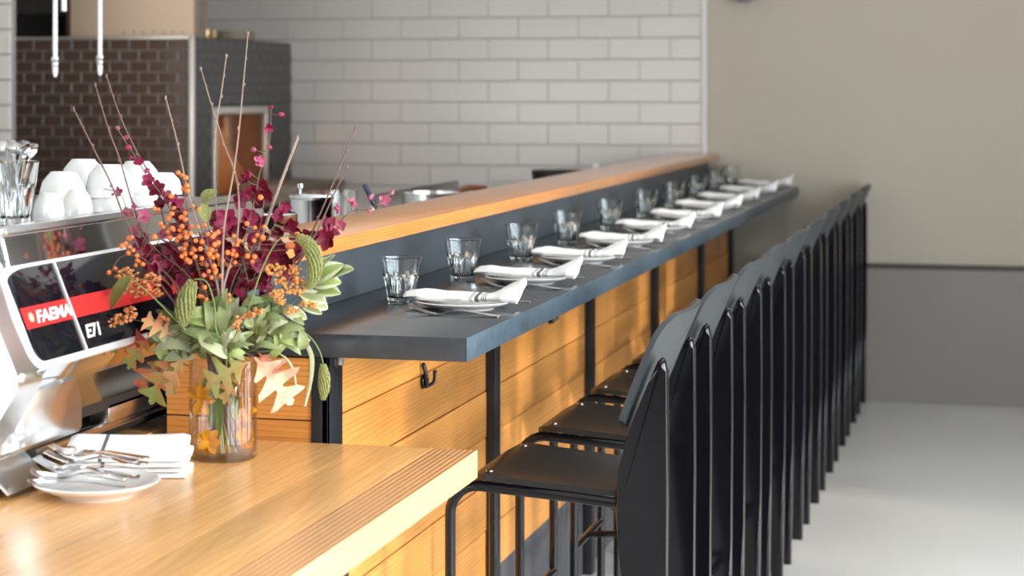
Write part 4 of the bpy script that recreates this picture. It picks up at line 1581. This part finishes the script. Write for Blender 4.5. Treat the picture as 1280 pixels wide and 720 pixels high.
twig([(310, 42), (304, 105), (299, 160), (292, 215), (280, 285), (277, 372)], 'tallest bare twig, rising straight above the bouquet', .08, -.11, L_twigp)
twig([(283, 70), (276, 120), (269, 165), (268, 230), (274, 300), (279, 365)], 'bare twig with a kinked tip just left of the tallest twig', .06, .0, L_twigp)
twig([(251, 86), (264, 130), (280, 180), (297, 230), (296, 300), (278, 372)], 'bare twig crossing behind the tallest one from the left', .14, -.10, L_twigp)
twig([(207, 122), (222, 180), (235, 240), (252, 295), (270, 350), (277, 395)], 'bare twig before the right edge of the brown tiles', -.02, -.11, L_twigp, extra=[[(296, 300), (288, 330), (274, 352)], [(248, 285), (262, 322), (274, 352)]])
twig([(133, 95), (150, 145), (172, 192), (195, 232), (206, 280), (225, 335)], 'longest left bare twig, with dark petals lower down', .02, .02)
twig([(119, 106), (135, 160), (150, 200), (166, 255), (190, 320), (222, 360)], 'leftward bare twig beside the longest left one', -.06, -.02)
twig([(92, 136), (115, 182), (140, 232), (157, 275), (190, 340)], 'lowest leftmost bare twig in front of the white cups', -.12, -.04)
twig([(372, 172), (357, 212), (341, 255), (326, 300), (304, 360)], 'thick pale cut twig leaning right, before the tiled wall', .04, .0, L_twigp, .0030, .0036)
twig([(444, 160), (421, 218), (398, 272), (372, 330), (330, 390)], 'thin twig leaning far right over the steel pot', -.03, .0)
twig([(434, 208), (415, 248), (393, 296), (366, 340), (325, 395)], 'shorter thin twig right of the pot lid', -.07, -.02)

# ---- orchids ----------------------------------------------------------------------
def blossom_me(name, m, closed=0.0, seed=0):
    r_ = random.Random(seed)
    bm = bmesh.new()
    for k in range(5):
        a = k * 2 * math.pi / 5 + r_.uniform(-.2, .2)
        o = .45 + closed + r_.uniform(-.15, .2)
        d_ = Vector((math.cos(a) * math.cos(o), math.sin(a) * math.cos(o), math.sin(o)))
        leaf_bm(bm, d_ * .08, d_ * 1.0, .72 - .35 * closed, Vector((-math.cos(a) * math.sin(o), -math.sin(a) * math.sin(o), math.cos(o))), -.1, .3, 1.0, 4, .012)
    leaf_bm(bm, Vector((0, 0, .05)), Vector((.3, 0, .75)), .5, Vector((1, 0, .2)), .2, .5, 1.0, 4, .012)
    sphere(bm, (0, 0, .05), .14, 1)
    return mesh_of(name, bm, m)


def bud_me(name, m):
    bm = bmesh.new()
    rings = []
    for z, r in [(-.5, .05), (-.3, .26), (0, .38), (.3, .30), (.55, .08)]:
        rings.append([Vector((r * math.cos(2 * math.pi * k / 7) + .12 * z * z, r * math.sin(2 * math.pi * k / 7), z)) for k in range(7)])
    ring_loft(bm, rings)
    return mesh_of(name, bm, m)


ME_bl = {}
for key, m in (('b', L_burg), ('m', L_mag), ('p', L_pink)):
    ME_bl[key] = [blossom_me('blossom', m, c, s) for c, s in ((0, 1), (.25, 2), (-.15, 3))]
    ME_bl[key + 'u'] = [bud_me('bud', m)]


def orient(v, roll):
    q = Vector((0, 0, 1)).rotation_difference(v.normalized())
    return (q @ Quaternion((0, 0, 1), roll)).to_matrix().to_4x4()


def orchid(stem_px, flowers, label, dd0=0, dd1=0):
    n = len(stem_px)
    top = [F(x, y, dd0 + (dd1 - dd0) * i / (n - 1)) for i, (x, y) in enumerate(stem_px)]
    t = root('orchid_stem', VB + Vector((0, 0, .014)), label, 'flower', 'burgundy orchid sprays in the bouquet')
    bm = bmesh.new(); P = stem_mesh(bm, stem_to_vase(top), .0008, .0014, 6)
    heads = []
    for (x, y, s, key) in flowers:
        p = F(x, y, dd0 * .5 + rb.uniform(-.03, .035))
        near = min(P[:-8], key=lambda q: (q - p).length)
        heads.append((p, s, key))
        if (near - p).length > .004:
            tube(bm, [near, near.lerp(p, .5) + Vector((0, 0, -.002)), p], .0008, 5)
    obj('stem', bm, L_ostem, t)
    for (p, s, key) in heads:
        size = s * VD / F_PX
        v = Vector((rb.uniform(-.7, 1.0), rb.uniform(-1.3, -.1), rb.uniform(-.5, .7)))
        mt = Matrix.Translation(p) @ orient(v, rb.uniform(0, 6)) @ Matrix.Scale(size * (.58 if len(key) == 1 else .62), 4)
        share('bud' if key.endswith('u') else 'blossom', rb.choice(ME_bl[key]), t, mt)


orchid([(145, 158), (160, 182), (172, 200), (186, 224), (204, 246), (222, 280), (250, 340)],
       [(147, 160, 12, 'pu'), (158, 172, 14, 'mu'), (161, 184, 15, 'mu'), (163, 197, 12, 'bu'), (173, 203, 16, 'm'), (184, 213, 15, 'mu'), (186, 226, 18, 'm'),
        (196, 237, 22, 'b'), (206, 247, 22, 'b'), (217, 256, 26, 'm'), (200, 256, 18, 'b'), (228, 268, 24, 'b')], 'orchid spray climbing left before the white cups', -.01, 0)
orchid([(130, 236), (150, 242), (160, 265), (172, 288), (200, 316), (240, 350)],
       [(150, 240, 15, 'p'), (141, 243, 9, 'pu'), (159, 267, 16, 'p'), (168, 258, 12, 'mu'), (180, 270, 18, 'p'), (172, 292, 26, 'p'), (186, 300, 24, 'm'), (198, 291, 22, 'p'),
        (176, 308, 26, 'm'), (184, 318, 26, 'b'), (200, 325, 28, 'p'), (196, 338, 24, 'b'), (200, 352, 22, 'p')], 'pink orchid spray reaching low left over the machine', -.08, -.04)
orchid([(339, 134), (338, 165), (334, 190), (325, 215), (318, 250), (308, 290), (296, 350)],
       [(339, 134, 12, 'mu'), (352, 143, 14, 'mu'), (335, 158, 17, 'm'), (337, 184, 14, 'mu'), (317, 187, 15, 'pu'), (323, 201, 17, 'p'), (314, 217, 18, 'm'), (309, 226, 20, 'b'),
        (330, 238, 32, 'b'), (318, 243, 20, 'b'), (305, 240, 20, 'b'), (298, 250, 24, 'b'), (310, 270, 24, 'm'), (283, 273, 28, 'm'), (326, 258, 22, 'b')], 'orchid spray rising highest, before the oven mouth', .05, 0)
orchid([(492, 236), (478, 250), (462, 262), (440, 264), (418, 282), (395, 300), (350, 345)],
       [(490, 240, 14, 'pu'), (481, 250, 15, 'p'), (463, 247, 13, 'pu'), (461, 263, 13, 'pu'), (439, 256, 17, 'p'), (426, 260, 17, 'p'), (428, 282, 16, 'p'), (405, 287, 36, 'b'),
        (410, 299, 28, 'b'), (396, 297, 24, 'b'), (415, 290, 22, 'm'), (386, 298, 24, 'b')], 'orchid spray reaching far right over the ledge', -.06, -.02)
orchid([(350, 250), (345, 275), (335, 300), (322, 335), (305, 380)],
       [(353, 256, 22, 'm'), (350, 271, 20, 'm'), (362, 282, 24, 'b'), (372, 292, 26, 'b'), (350, 290, 24, 'b'), (340, 308, 26, 'b'), (328, 297, 26, 'b'), (356, 305, 26, 'b'),
        (325, 318, 24, 'm'), (322, 332, 22, 'p'), (345, 328, 28, 'b'), (362, 326, 26, 'b'), (338, 346, 24, 'm'), (370, 312, 24, 'b')], 'orchid spray at the right centre of the bouquet', -.03, -.03)
orchid([(300, 300), (305, 330), (310, 360), (300, 400)],
       [(300, 312, 26, 'b'), (315, 345, 28, 'b'), (326, 355, 26, 'm'), (310, 362, 28, 'b'), (334, 372, 24, 'b'), (318, 382, 26, 'b'), (298, 340, 24, 'b'), (300, 360, 24, 'b'),
        (330, 388, 20, 'm'), (286, 352, 24, 'b'), (312, 328, 22, 'm'), (322, 318, 18, 'p'), (330, 340, 28, 'b'), (342, 360, 26, 'b'), (306, 378, 26, 'b'), (345, 385, 20, 'b'), (296, 322, 24, 'b'), (338, 322, 26, 'b')], 'dark orchid spray low in the front middle', -.07, -.05)
orchid([(235, 285), (242, 315), (252, 345), (264, 390)],
       [(236, 282, 28, 'b'), (222, 290, 26, 'b'), (246, 298, 28, 'b'), (232, 306, 30, 'b'), (260, 302, 28, 'b'), (215, 306, 28, 'b'), (222, 330, 30, 'b'), (240, 338, 28, 'b'),
        (256, 352, 28, 'b'), (208, 344, 26, 'b'), (226, 356, 26, 'm'), (270, 330, 28, 'b'), (272, 290, 26, 'b'), (246, 320, 28, 'b')], 'dark orchid spray at the left centre behind the berries', -.02, -.02)
orchid([(275, 285), (280, 320), (280, 380)],
       [(268, 275, 24, 'b'), (290, 290, 28, 'b'), (282, 310, 30, 'b'), (300, 285, 28, 'b'), (268, 345, 30, 'b'), (290, 330, 30, 'b'), (312, 300, 30, 'b'), (280, 365, 30, 'b'),
        (330, 330, 30, 'b'), (345, 312, 30, 'b'), (255, 375, 28, 'b'), (214, 322, 30, 'm'), (236, 330, 30, 'b'), (205, 360, 26, 'b'), (222, 375, 26, 'b'), (300, 385, 28, 'b'), (262, 362, 30, 'b'), (356, 340, 30, 'b'), (372, 325, 26, 'b'), (322, 280, 28, 'b'), (205, 318, 28, 'b'), (190, 330, 26, 'b'), (238, 370, 28, 'b')], 'dark orchid spray deep in the middle of the bouquet', .09, .06)

# ---- orange berries ------------------------------------------------------------------
bm = bmesh.new(); sphere(bm, (0, 0, 0), 1, 2); ME_berry = mesh_of('berry', bm, L_berry, True)


def berry_branch(stem_px, clusters, label, dd0, dd1):
    n = len(stem_px)
    top = [F(x, y, dd0 + (dd1 - dd0) * i / (n - 1)) for i, (x, y) in enumerate(stem_px)]
    t = root('berry_branch', VB + Vector((0, 0, .014)), label, 'branch', 'orange berry branches in the bouquet')
    bm = bmesh.new(); P = stem_mesh(bm, stem_to_vase(top), .0009, .0022, 6)
    pos = []
    for c in clusters:
        cx, cy, k = c[:3]
        rad = c[3] if len(c) > 3 else 5 + k * 1.1
        cc = F(cx, cy, dd0 - .01)
        near = min(P[:-8], key=lambda q: (q - cc).length + max(0, q.z - cc.z) * 2)
        tube(bm, [near, near.lerp(cc, .55) + Vector((0, 0, -.004)), cc], .0008, 5)
        done = []
        for _ in range(k * 12):
            if len(done) >= max(1, int(k * .8)): break
            x, y = cx + rb.uniform(-rad, rad), cy + rb.uniform(-rad, rad)
            if all((x - a) ** 2 + (y - b) ** 2 > 30 for a, b in done): done.append((x, y))
        for x, y in done:
            p = F(x, y, dd0 - .01 + rb.uniform(-.012, .012))
            tube(bm, [cc, p], .0005, 4)
            pos.append(p)
    obj('stem', bm, L_twig, t)
    for p in pos:
        s = rb.uniform(2.7, 3.7) * VD / F_PX
        share('berry', ME_berry, t, Matrix.Translation(p) @ Matrix.Scale(s, 4))


berry_branch([(136, 345), (150, 322), (170, 320), (185, 328), (215, 360), (250, 400)],
             [(140, 337, 3, 5), (157, 303, 4, 6), (163, 312, 4, 5), (169, 321, 3, 5), (174, 330, 4, 5), (166, 298, 2, 4), (186, 292, 2), (212, 280, 3), (190, 262, 1)], 'berry branch reaching low left over the black panel', -.08, -.05)
berry_branch([(224, 213), (229, 228), (232, 248), (236, 280), (243, 320), (258, 370)],
             [(223, 215, 1, 1), (229, 222, 3, 4), (230, 236, 4, 5), (214, 245, 1, 1), (198, 263, 1, 1), (221, 263, 5), (229, 276, 5), (206, 281, 3), (212, 291, 4), (228, 290, 4), (231, 301, 3), (244, 262, 3, 5), (218, 302, 2)],
             'berry branch standing upright before the brown tiles', -.05, -.03)
berry_branch([(240, 255), (252, 285), (262, 310), (270, 340), (275, 385)],
             [(243, 291, 6), (257, 288, 4), (268, 297, 4), (243, 318, 7), (255, 330, 7), (262, 341, 5), (236, 312, 3), (272, 313, 4), (230, 322, 3), (256, 305, 4), (272, 340, 3), (250, 362, 3), (254, 372, 3, 4), (280, 372, 3)],
             'berry branch packed with most berries in the middle', -.09, -.06)
berry_branch([(325, 285), (318, 305), (305, 325), (292, 350), (282, 390)],
             [(290, 300, 3), (296, 304, 2), (294, 318, 3), (287, 330, 4), (309, 318, 4), (320, 300, 3), (326, 291, 3), (330, 300, 2), (303, 284, 1), (278, 290, 1), (375, 292, 3, 4), (362, 312, 3, 5), (368, 302, 2), (332, 284, 2), (330, 250, 1), (282, 322, 3)],
             'berry branch leaning right beside the dark orchids', -.07, -.05)

# ---- rusty floret clusters -----------------------------------------------------------
def florets(clusters, stem_px, label, m, dd):
    t = root('floret_spray', VB + Vector((0, 0, .014)), label, 'flower', 'rusty orange floret sprays')
    bm = bmesh.new(); P = stem_mesh(bm, stem_to_vase([F(x, y, dd + .02) for x, y in stem_px]), .0007, .0013, 6)
    for c in clusters:
        cc = F(c[0], c[1], dd)
        near = min(P[:-8], key=lambda q: (q - cc).length)
        tube(bm, [near, cc], .0007, 5)
    obj('stem', bm, L_ostem, t)
    for c in clusters:
        cx, cy, rx, ry = c
        bm = bmesh.new()
        for _ in range(int(rx * ry * .42)):
            a, q = rb.uniform(0, 6.28), math.sqrt(rb.random())
            p = F(cx + rx * q * math.cos(a), cy + ry * q * math.sin(a), dd + rb.uniform(-.012, .012))
            sphere(bm, p, rb.uniform(1.5, 3.0) * VD / F_PX, 1, (1, 1, .8))
        o = obj('floret_cluster', bm, m, t, smooth=False); o['kind'] = 'stuff'


florets([(160, 348, 15, 13), (172, 360, 14, 12), (190, 352, 11, 11), (150, 362, 8, 8), (196, 366, 7, 6)], [(165, 355), (195, 375), (240, 410)], 'large rusty floret spray at the left before the red band', L_yar, -.10)
florets([(152, 398, 9, 8), (163, 392, 8, 9), (140, 404, 6, 5), (206, 400, 6, 6)], [(155, 398), (190, 405), (245, 430)], 'small rusty floret tips low left of the green leaves', L_yar, -.11)
florets([(345, 337, 13, 8), (368, 337, 9, 7), (352, 352, 9, 6), (372, 352, 9, 8), (376, 363, 8, 7), (358, 364, 12, 6)], [(360, 340), (345, 375), (305, 420)], 'amber floret spray at the right below the drooping spike', L_yar2, -.09)
florets([(345, 368, 9, 7), (390, 381, 10, 4), (378, 378, 6, 4), (365, 388, 10, 4), (352, 376, 6, 5)], [(395, 380), (370, 388), (310, 430)], 'thin coral floret tip pointing right', L_yar2, -.11)
florets([(312, 395, 7, 5), (300, 400, 6, 6), (322, 388, 6, 5), (296, 408, 4, 5)], [(318, 390), (300, 410), (285, 440)], 'small orange floret tip in the middle of the leaves', L_yar, -.13)

# ---- leaves -----------------------------------------------------------------------------
def sprig(name, label, stem_px, leaves, mats_, dd, cat='leaves', group=None, bend=.15, rim=None, n=7):
    t = root(name, VB + Vector((0, 0, .014)), label, cat, group)
    bm = bmesh.new(); stem_mesh(bm, stem_to_vase([F(x, y, dd) for x, y in stem_px]), .0012, .0022, 6)
    obj('stem', bm, L_stem, t)
    for lf in leaves:
        (x0, y0), (x1, y1), w = lf[:3]
        mm = mats_[lf[3] if len(lf) > 3 else 0]
        bm = bmesh.new()
        j0, j1 = rb.uniform(-.012, .012), rb.uniform(-.035, .015)
        b_, t_ = F(x0, y0, dd + j0), F(x1, y1, dd + j1)
        leaf_bm(bm, b_, t_, w * VD / F_PX, None, rb.uniform(.5, 1.5) * bend, .25, .85, n, .0006, 0, 1 if rim is not None else None)
        obj('leaf', bm, [mm] + ([rim] if rim is not None else []), t, origin=b_)


def scatter(n, cx, cy, rx, ry, lo=20, hi=38, seed=1, ox=281, oy=462):
    r_ = random.Random(seed); out = []
    for _ in range(n):
        a, q = r_.uniform(0, 6.28), math.sqrt(r_.random())
        x, y = cx + rx * q * math.cos(a), cy + ry * q * math.sin(a)
        dx, dy = x - ox, y - oy
        ang = math.atan2(dy, dx) + r_.uniform(-1.4, 1.4)
        L = r_.uniform(lo, hi)
        out.append(((x - math.cos(ang) * L * .5, y - math.sin(ang) * L * .5), (x + math.cos(ang) * L * .5, y + math.sin(ang) * L * .5), r_.uniform(9, 16), r_.choice((0, 0, 1, 2, 3))))
    return out


sprig('sage_sprig', 'broad grey-green leaves fanning left above the vase', [(225, 405), (255, 425)],
      [((232, 432), (190, 408), 22, 1), ((240, 440), (192, 434), 24, 1), ((250, 434), (215, 405), 18), ((242, 446), (206, 448), 20, 1), ((225, 405), (196, 388), 14, 2)] + scatter(30, 222, 415, 46, 34, seed=4),
      [L_sage, L_pale, L_sage2, L_lime], -.06, 'leaves', 'grey-green leafy sprigs', bend=.45)
sprig('sage_sprig', 'upright grey-green leaves in the front middle above the vase', [(268, 385), (270, 425)],
      [((262, 415), (258, 372), 16), ((276, 420), (285, 366), 17), ((290, 412), (296, 372), 18, 1), ((266, 442), (246, 405), 17), ((280, 446), (288, 408), 17, 1)] + scatter(32, 275, 412, 40, 38, seed=9),
      [L_sage, L_pale, L_sage2, L_lime], -.10, 'leaves', 'grey-green leafy sprigs', bend=.45)
sprig('sage_sprig', 'grey-green leaves spreading right below the amber florets', [(345, 400), (305, 428)],
      [((320, 425), (352, 395), 20), ((338, 420), (378, 408), 20), ((350, 425), (388, 422), 16, 1)] + scatter(34, 335, 408, 52, 32, seed=13),
      [L_sage, L_pale, L_sage2, L_lime], -.08, 'leaves', 'grey-green leafy sprigs', bend=.45)
sprig('dark_sprig', 'deep green leaves behind the front sage leaves', [(270, 390), (275, 425)],
      [((270, 430), (225, 375), 20), ((280, 425), (250, 360), 18), ((290, 425), (330, 370), 20), ((300, 430), (352, 390), 20), ((262, 430), (205, 405), 20), ((280, 430), (290, 385), 22), ((310, 335), (302, 308), 16, 1), ((316, 330), (328, 305), 15, 1), ((300, 350), (288, 332), 14, 1)],
      [L_sage2, L_grn], .02)
sprig('variegated_sprig', 'lime leaves with creamy margins at the far right of the bouquet', [(388, 358), (360, 385), (320, 425)],
      [((388, 352), (428, 330), 24), ((392, 356), (426, 352), 26), ((388, 364), (425, 366), 24), ((384, 372), (410, 386), 18, 1), ((418, 345), (441, 336), 19), ((376, 368), (408, 376), 18, 1), ((392, 345), (408, 322), 16, 1), ((378, 380), (402, 392), 14, 1), ((360, 388), (384, 398), 18), ((396, 338), (418, 318), 9, 1),
       ((340, 395), (352, 375), 18)],
      [L_lime, L_sage], -.06, rim=L_cream)
sprig('leaf_twig', 'single mottled green leaf pair above the berries', [(258, 258), (262, 290), (270, 340)],
      [((252, 252), (270, 238), 17), ((253, 255), (259, 278), 16)], [L_spike], -.02, n=6)
sprig('leaf_twig', 'olive leaf at the far left before the red band', [(160, 345), (190, 370), (235, 415)],
      [((163, 345), (137, 386), 19)], [L_olive], -.12, n=6)

# drooping amaranth spikes and the hanging seed head
def spike(pts, rads, stem_px, label, dd, m=L_spike, thin=False):
    t = root('seed_spike', VB + Vector((0, 0, .014)), label, 'flower', None)
    st = [F(x, y, dd) for x, y in stem_px]
    bm = bmesh.new(); stem_mesh(bm, stem_to_vase(st), .0010, .0014 if thin else .002, 6)
    obj('stem', bm, L_stem, t)
    P = smooth_path([F(x, y, dd) for x, y in pts], 9)
    n = len(P)
    R = [rads * VD / F_PX * max(.25, math.sin(math.pi * (.12 + .80 * i / (n - 1))) ** .7) for i in range(n)]
    bm = bmesh.new(); tube(bm, P, [r * .8 for r in R], 10)
    for i, p in enumerate(P):
        d_ = (P[min(i + 1, n - 1)] - P[max(0, i - 1)]).normalized()
        o = d_.orthogonal().normalized()
        for k in range(13):
            q = o.copy(); q.rotate(Quaternion(d_, k * .483 + i * .91))
            sphere(bm, p + q * R[i] * rb.uniform(.78, .95) + d_ * rb.uniform(-.0012, .0012), R[i] * .13 + .0005, 1, (1, 1, 1.3))
    obj('seed_head', bm, m, t, smooth=False)


spike([(240, 352), (234, 372), (230, 392), (229, 406)], 12, [(243, 349), (258, 352), (268, 380), (272, 420)], 'fat drooping green seed spike left of the middle', -.13)
spike([(372, 297), (386, 306), (393, 325), (392, 345), (386, 360)], 10, [(372, 297), (350, 298), (328, 335), (300, 410)], 'fat curved green seed spike at the right near the ledge end', -.10)
spike([(404, 456), (405, 470), (405, 486), (404, 499)], 7.5, [(404, 455), (400, 440), (390, 424), (376, 415), (350, 420), (310, 440)], 'green seed head hanging on a thin arched stem beside the corner post', -.06, L_spike, True)
# long grass blades
def blade(px, w, label, dd):
    t = root('grass_blade', VB + Vector((0, 0, .014)), label, 'leaf', None)
    P = smooth_path([F(x, y, dd) for x, y in px], 4)
    bm = bmesh.new()
    n = len(P); side = Vector((.9, .1, .25)).normalized()
    rings = []
    for i, p in enumerate(P):
        hw = w * VD / F_PX * .5 * max(.1, math.sin(math.pi * (.08 + .9 * (1 - i / (n - 1)) * .8)))
        rings.append([p - side * hw, p + Vector((0, -.0012, 0)), p + side * hw, p + Vector((0, .0006, 0))])
    ring_loft(bm, rings)
    obj('blade', bm, L_pale, t)
    bm = bmesh.new(); stem_mesh(bm, stem_to_vase([P[-1], P[-1] + Vector((-.02, 0, -.003))]), .0012, .0016, 6); obj('stem', bm, L_stem, t)


sprig('submerged_sprig', 'green leaves standing under water inside the vase', [(275, 470), (278, 500)],
      [((268, 470), (263, 535), 15), ((280, 475), (274, 545), 13, 1), ((290, 470), (296, 525), 11), ((258, 470), (252, 520), 10, 1)], [L_sage2, L_grn], -.015)
blade([(381, 508), (388, 478), (390, 450), (384, 432), (372, 419), (350, 424)], 6, 'pale grass blade hanging right of the vase', -.07)
blade([(371, 490), (366, 462), (355, 446), (338, 438)], 4, 'narrow grass blade arching beside the pale oak leaf', -.08)

# ---- oak leaves ------------------------------------------------------------------------
OAK = [(0, .0), (.03, .025), (.13, .035), (.22, .16), (.31, .34), (.35, .31), (.31, .17), (.33, .075), (.41, .065), (.49, .26), (.53, .40), (.60, .52), (.64, .47), (.60, .34), (.58, .16), (.61, .085),
       (.68, .085), (.76, .22), (.80, .30), (.88, .40), (.90, .33), (.85, .20), (.83, .10), (.88, .075), (.95, .085), (1.0, .0)]


def oak_leaf(base, tip, width, m, parent, up, curl=.15, seed=0):
    r_ = random.Random(seed)
    base, tip = Vector(base), Vector(tip)
    ax = tip - base; L = ax.length; ax.normalize()
    side = ax.cross(Vector(up)).normalized(); nr = side.cross(ax).normalized()
    bm = bmesh.new()
    def pt(u, w):
        return base + ax * (u * L) + side * (w * width) + nr * (curl * L * math.sin(math.pi * u) * .5 - curl * L * .4 * u * u + .5 * abs(w) * width * curl)
    mid = {}
    lay = []
    for th in (0, -.0007):
        vm = [bm.verts.new(pt(u, 0) + nr * th) for u, w in OAK]
        sides = []
        for sg in (-1, 1):
            sides.append([bm.verts.new(pt(min(1, u + (.015 * r_.uniform(-1, 1) if 0 < i < len(OAK) - 1 else 0)), sg * w * r_.uniform(.85, 1.1)) + nr * th) if w > 0 else vm[i] for i, (u, w) in enumerate(OAK)])
        lay.append((vm, sides))
    for li, (vm, sides) in enumerate(lay):
        for sd in sides:
            for i in range(len(OAK) - 1):
                q = []
                for v in (vm[i], vm[i + 1], sd[i + 1], sd[i]):
                    if v not in q: q.append(v)
                if len(q) >= 3:
                    try: bm.faces.new(q)
                    except ValueError: pass
    for si in (0, 1):
        a, b = lay[0][1][si], lay[1][1][si]
        for i in range(len(OAK) - 1):
            try: bm.faces.new((a[i], a[i + 1], b[i + 1], b[i]))
            except ValueError: pass
    o = obj('oak_leaf', bm, m, parent, origin=base, smooth=False)
    return o


def oak_branch(stem_px, leaves, label, dd):
    t = root('oak_branch', VB + Vector((0, 0, .014)), label, 'leaves', 'autumn oak leaves hanging at the vase')
    bm = bmesh.new(); stem_mesh(bm, stem_to_vase([F(x, y, dd) for x, y in stem_px]), .0012, .0020, 6)
    for (b, e, w, m, up, d0, d1) in leaves:
        tube(bm, [F(*stem_px[-1], dd), F(*b, d0)], .0008, 5)
    obj('stem', bm, L_twig, t)
    for i, (b, e, w, m, up, d0, d1) in enumerate(leaves):
        oak_leaf(F(*b, d0), F(*e, d1), w * VD / F_PX, m, t, up, .18, i + int(b[0]))


oak_branch([(315, 444), (300, 440)], [((318, 446), (366, 506), 62, L_oakp, (.3, -1, .35), -.085, -.09)], 'pale pink oak leaf hanging before the vase on the right', -.07)
oak_branch([(300, 446), (292, 440)], [((312, 452), (256, 484), 58, L_oakg, (0, -1, .5), -.08, -.085), ((296, 458), (278, 506), 30, L_oako, (0, -1, .3), -.082, -.075)], 'yellow-green oak leaf before the glass vase in the middle', -.07)
oak_branch([(330, 440), (310, 438)], [((322, 440), (356, 478), 40, mat('coral_oak_leaf', (.62, .22, .13), .5, 0, .3, 30, translucent=.25), (.5, -1, .6), -.06, -.05)], 'coral oak leaf behind the pale one at the vase rim', -.05)
oak_branch([(225, 438), (245, 440)], [((222, 440), (186, 506), 50, L_oakd, (.2, -1, .3), -.06, -.07), ((232, 444), (206, 496), 34, L_oako, (-.3, -1, .2), -.08, -.08), ((205, 445), (172, 490), 34, L_oakr, (.2, -1, .6), -.04, -.05)], 'dark and orange oak leaves hanging left of the vase', -.06)
oak_branch([(205, 425), (240, 436)], [((205, 425), (150, 432), 34, L_oakr, (.1, -1, .8), -.03, -.04), ((190, 418), (158, 462), 30, L_oakd, (.2, -1, .4), -.05, -.05), ((215, 420), (178, 398), 34, L_oako, (.2, -1, .7), -.09, -.11)], 'red oak leaves pointing left below the rusty florets', -.05)

# ---- yellow-orange slices in the vase water ----------------------------------------------
for i, (px, py, dd, s, lab) in enumerate([(246, 500, -.025, 19, 'orange petal cluster at the upper left inside the vase'), (262, 552, -.03, 15, 'orange petal cluster at the lower left inside the vase'),
                                          (305, 512, -.01, 15, 'orange petal cluster at the right inside the vase'), (308, 548, -.01, 12, 'orange petal cluster at the lower right inside the vase')]):
    c = F(px, py, dd)
    v = Vector((c.x - VX, c.y - VY, 0))
    if v.length > VR - .020: c = Vector((VX, VY, c.z)) + v.normalized() * (VR - .020)
    bm = bmesh.new()
    for k in range(9):
        a = k * .698
        d_ = Vector((math.cos(a) * .55, rb.uniform(-.5, .3), math.sin(a))).normalized()
        leaf_bm(bm, c, c + d_ * s * 1.15 * VD / F_PX, 11 * VD / F_PX, Vector((0, -1, .2)), .1, .2, 1, 4, .0006)
    tag(obj('submerged_flower', bm, L_fruit, origin=c), lab, 'flower', 'orange flowers under water in the vase')
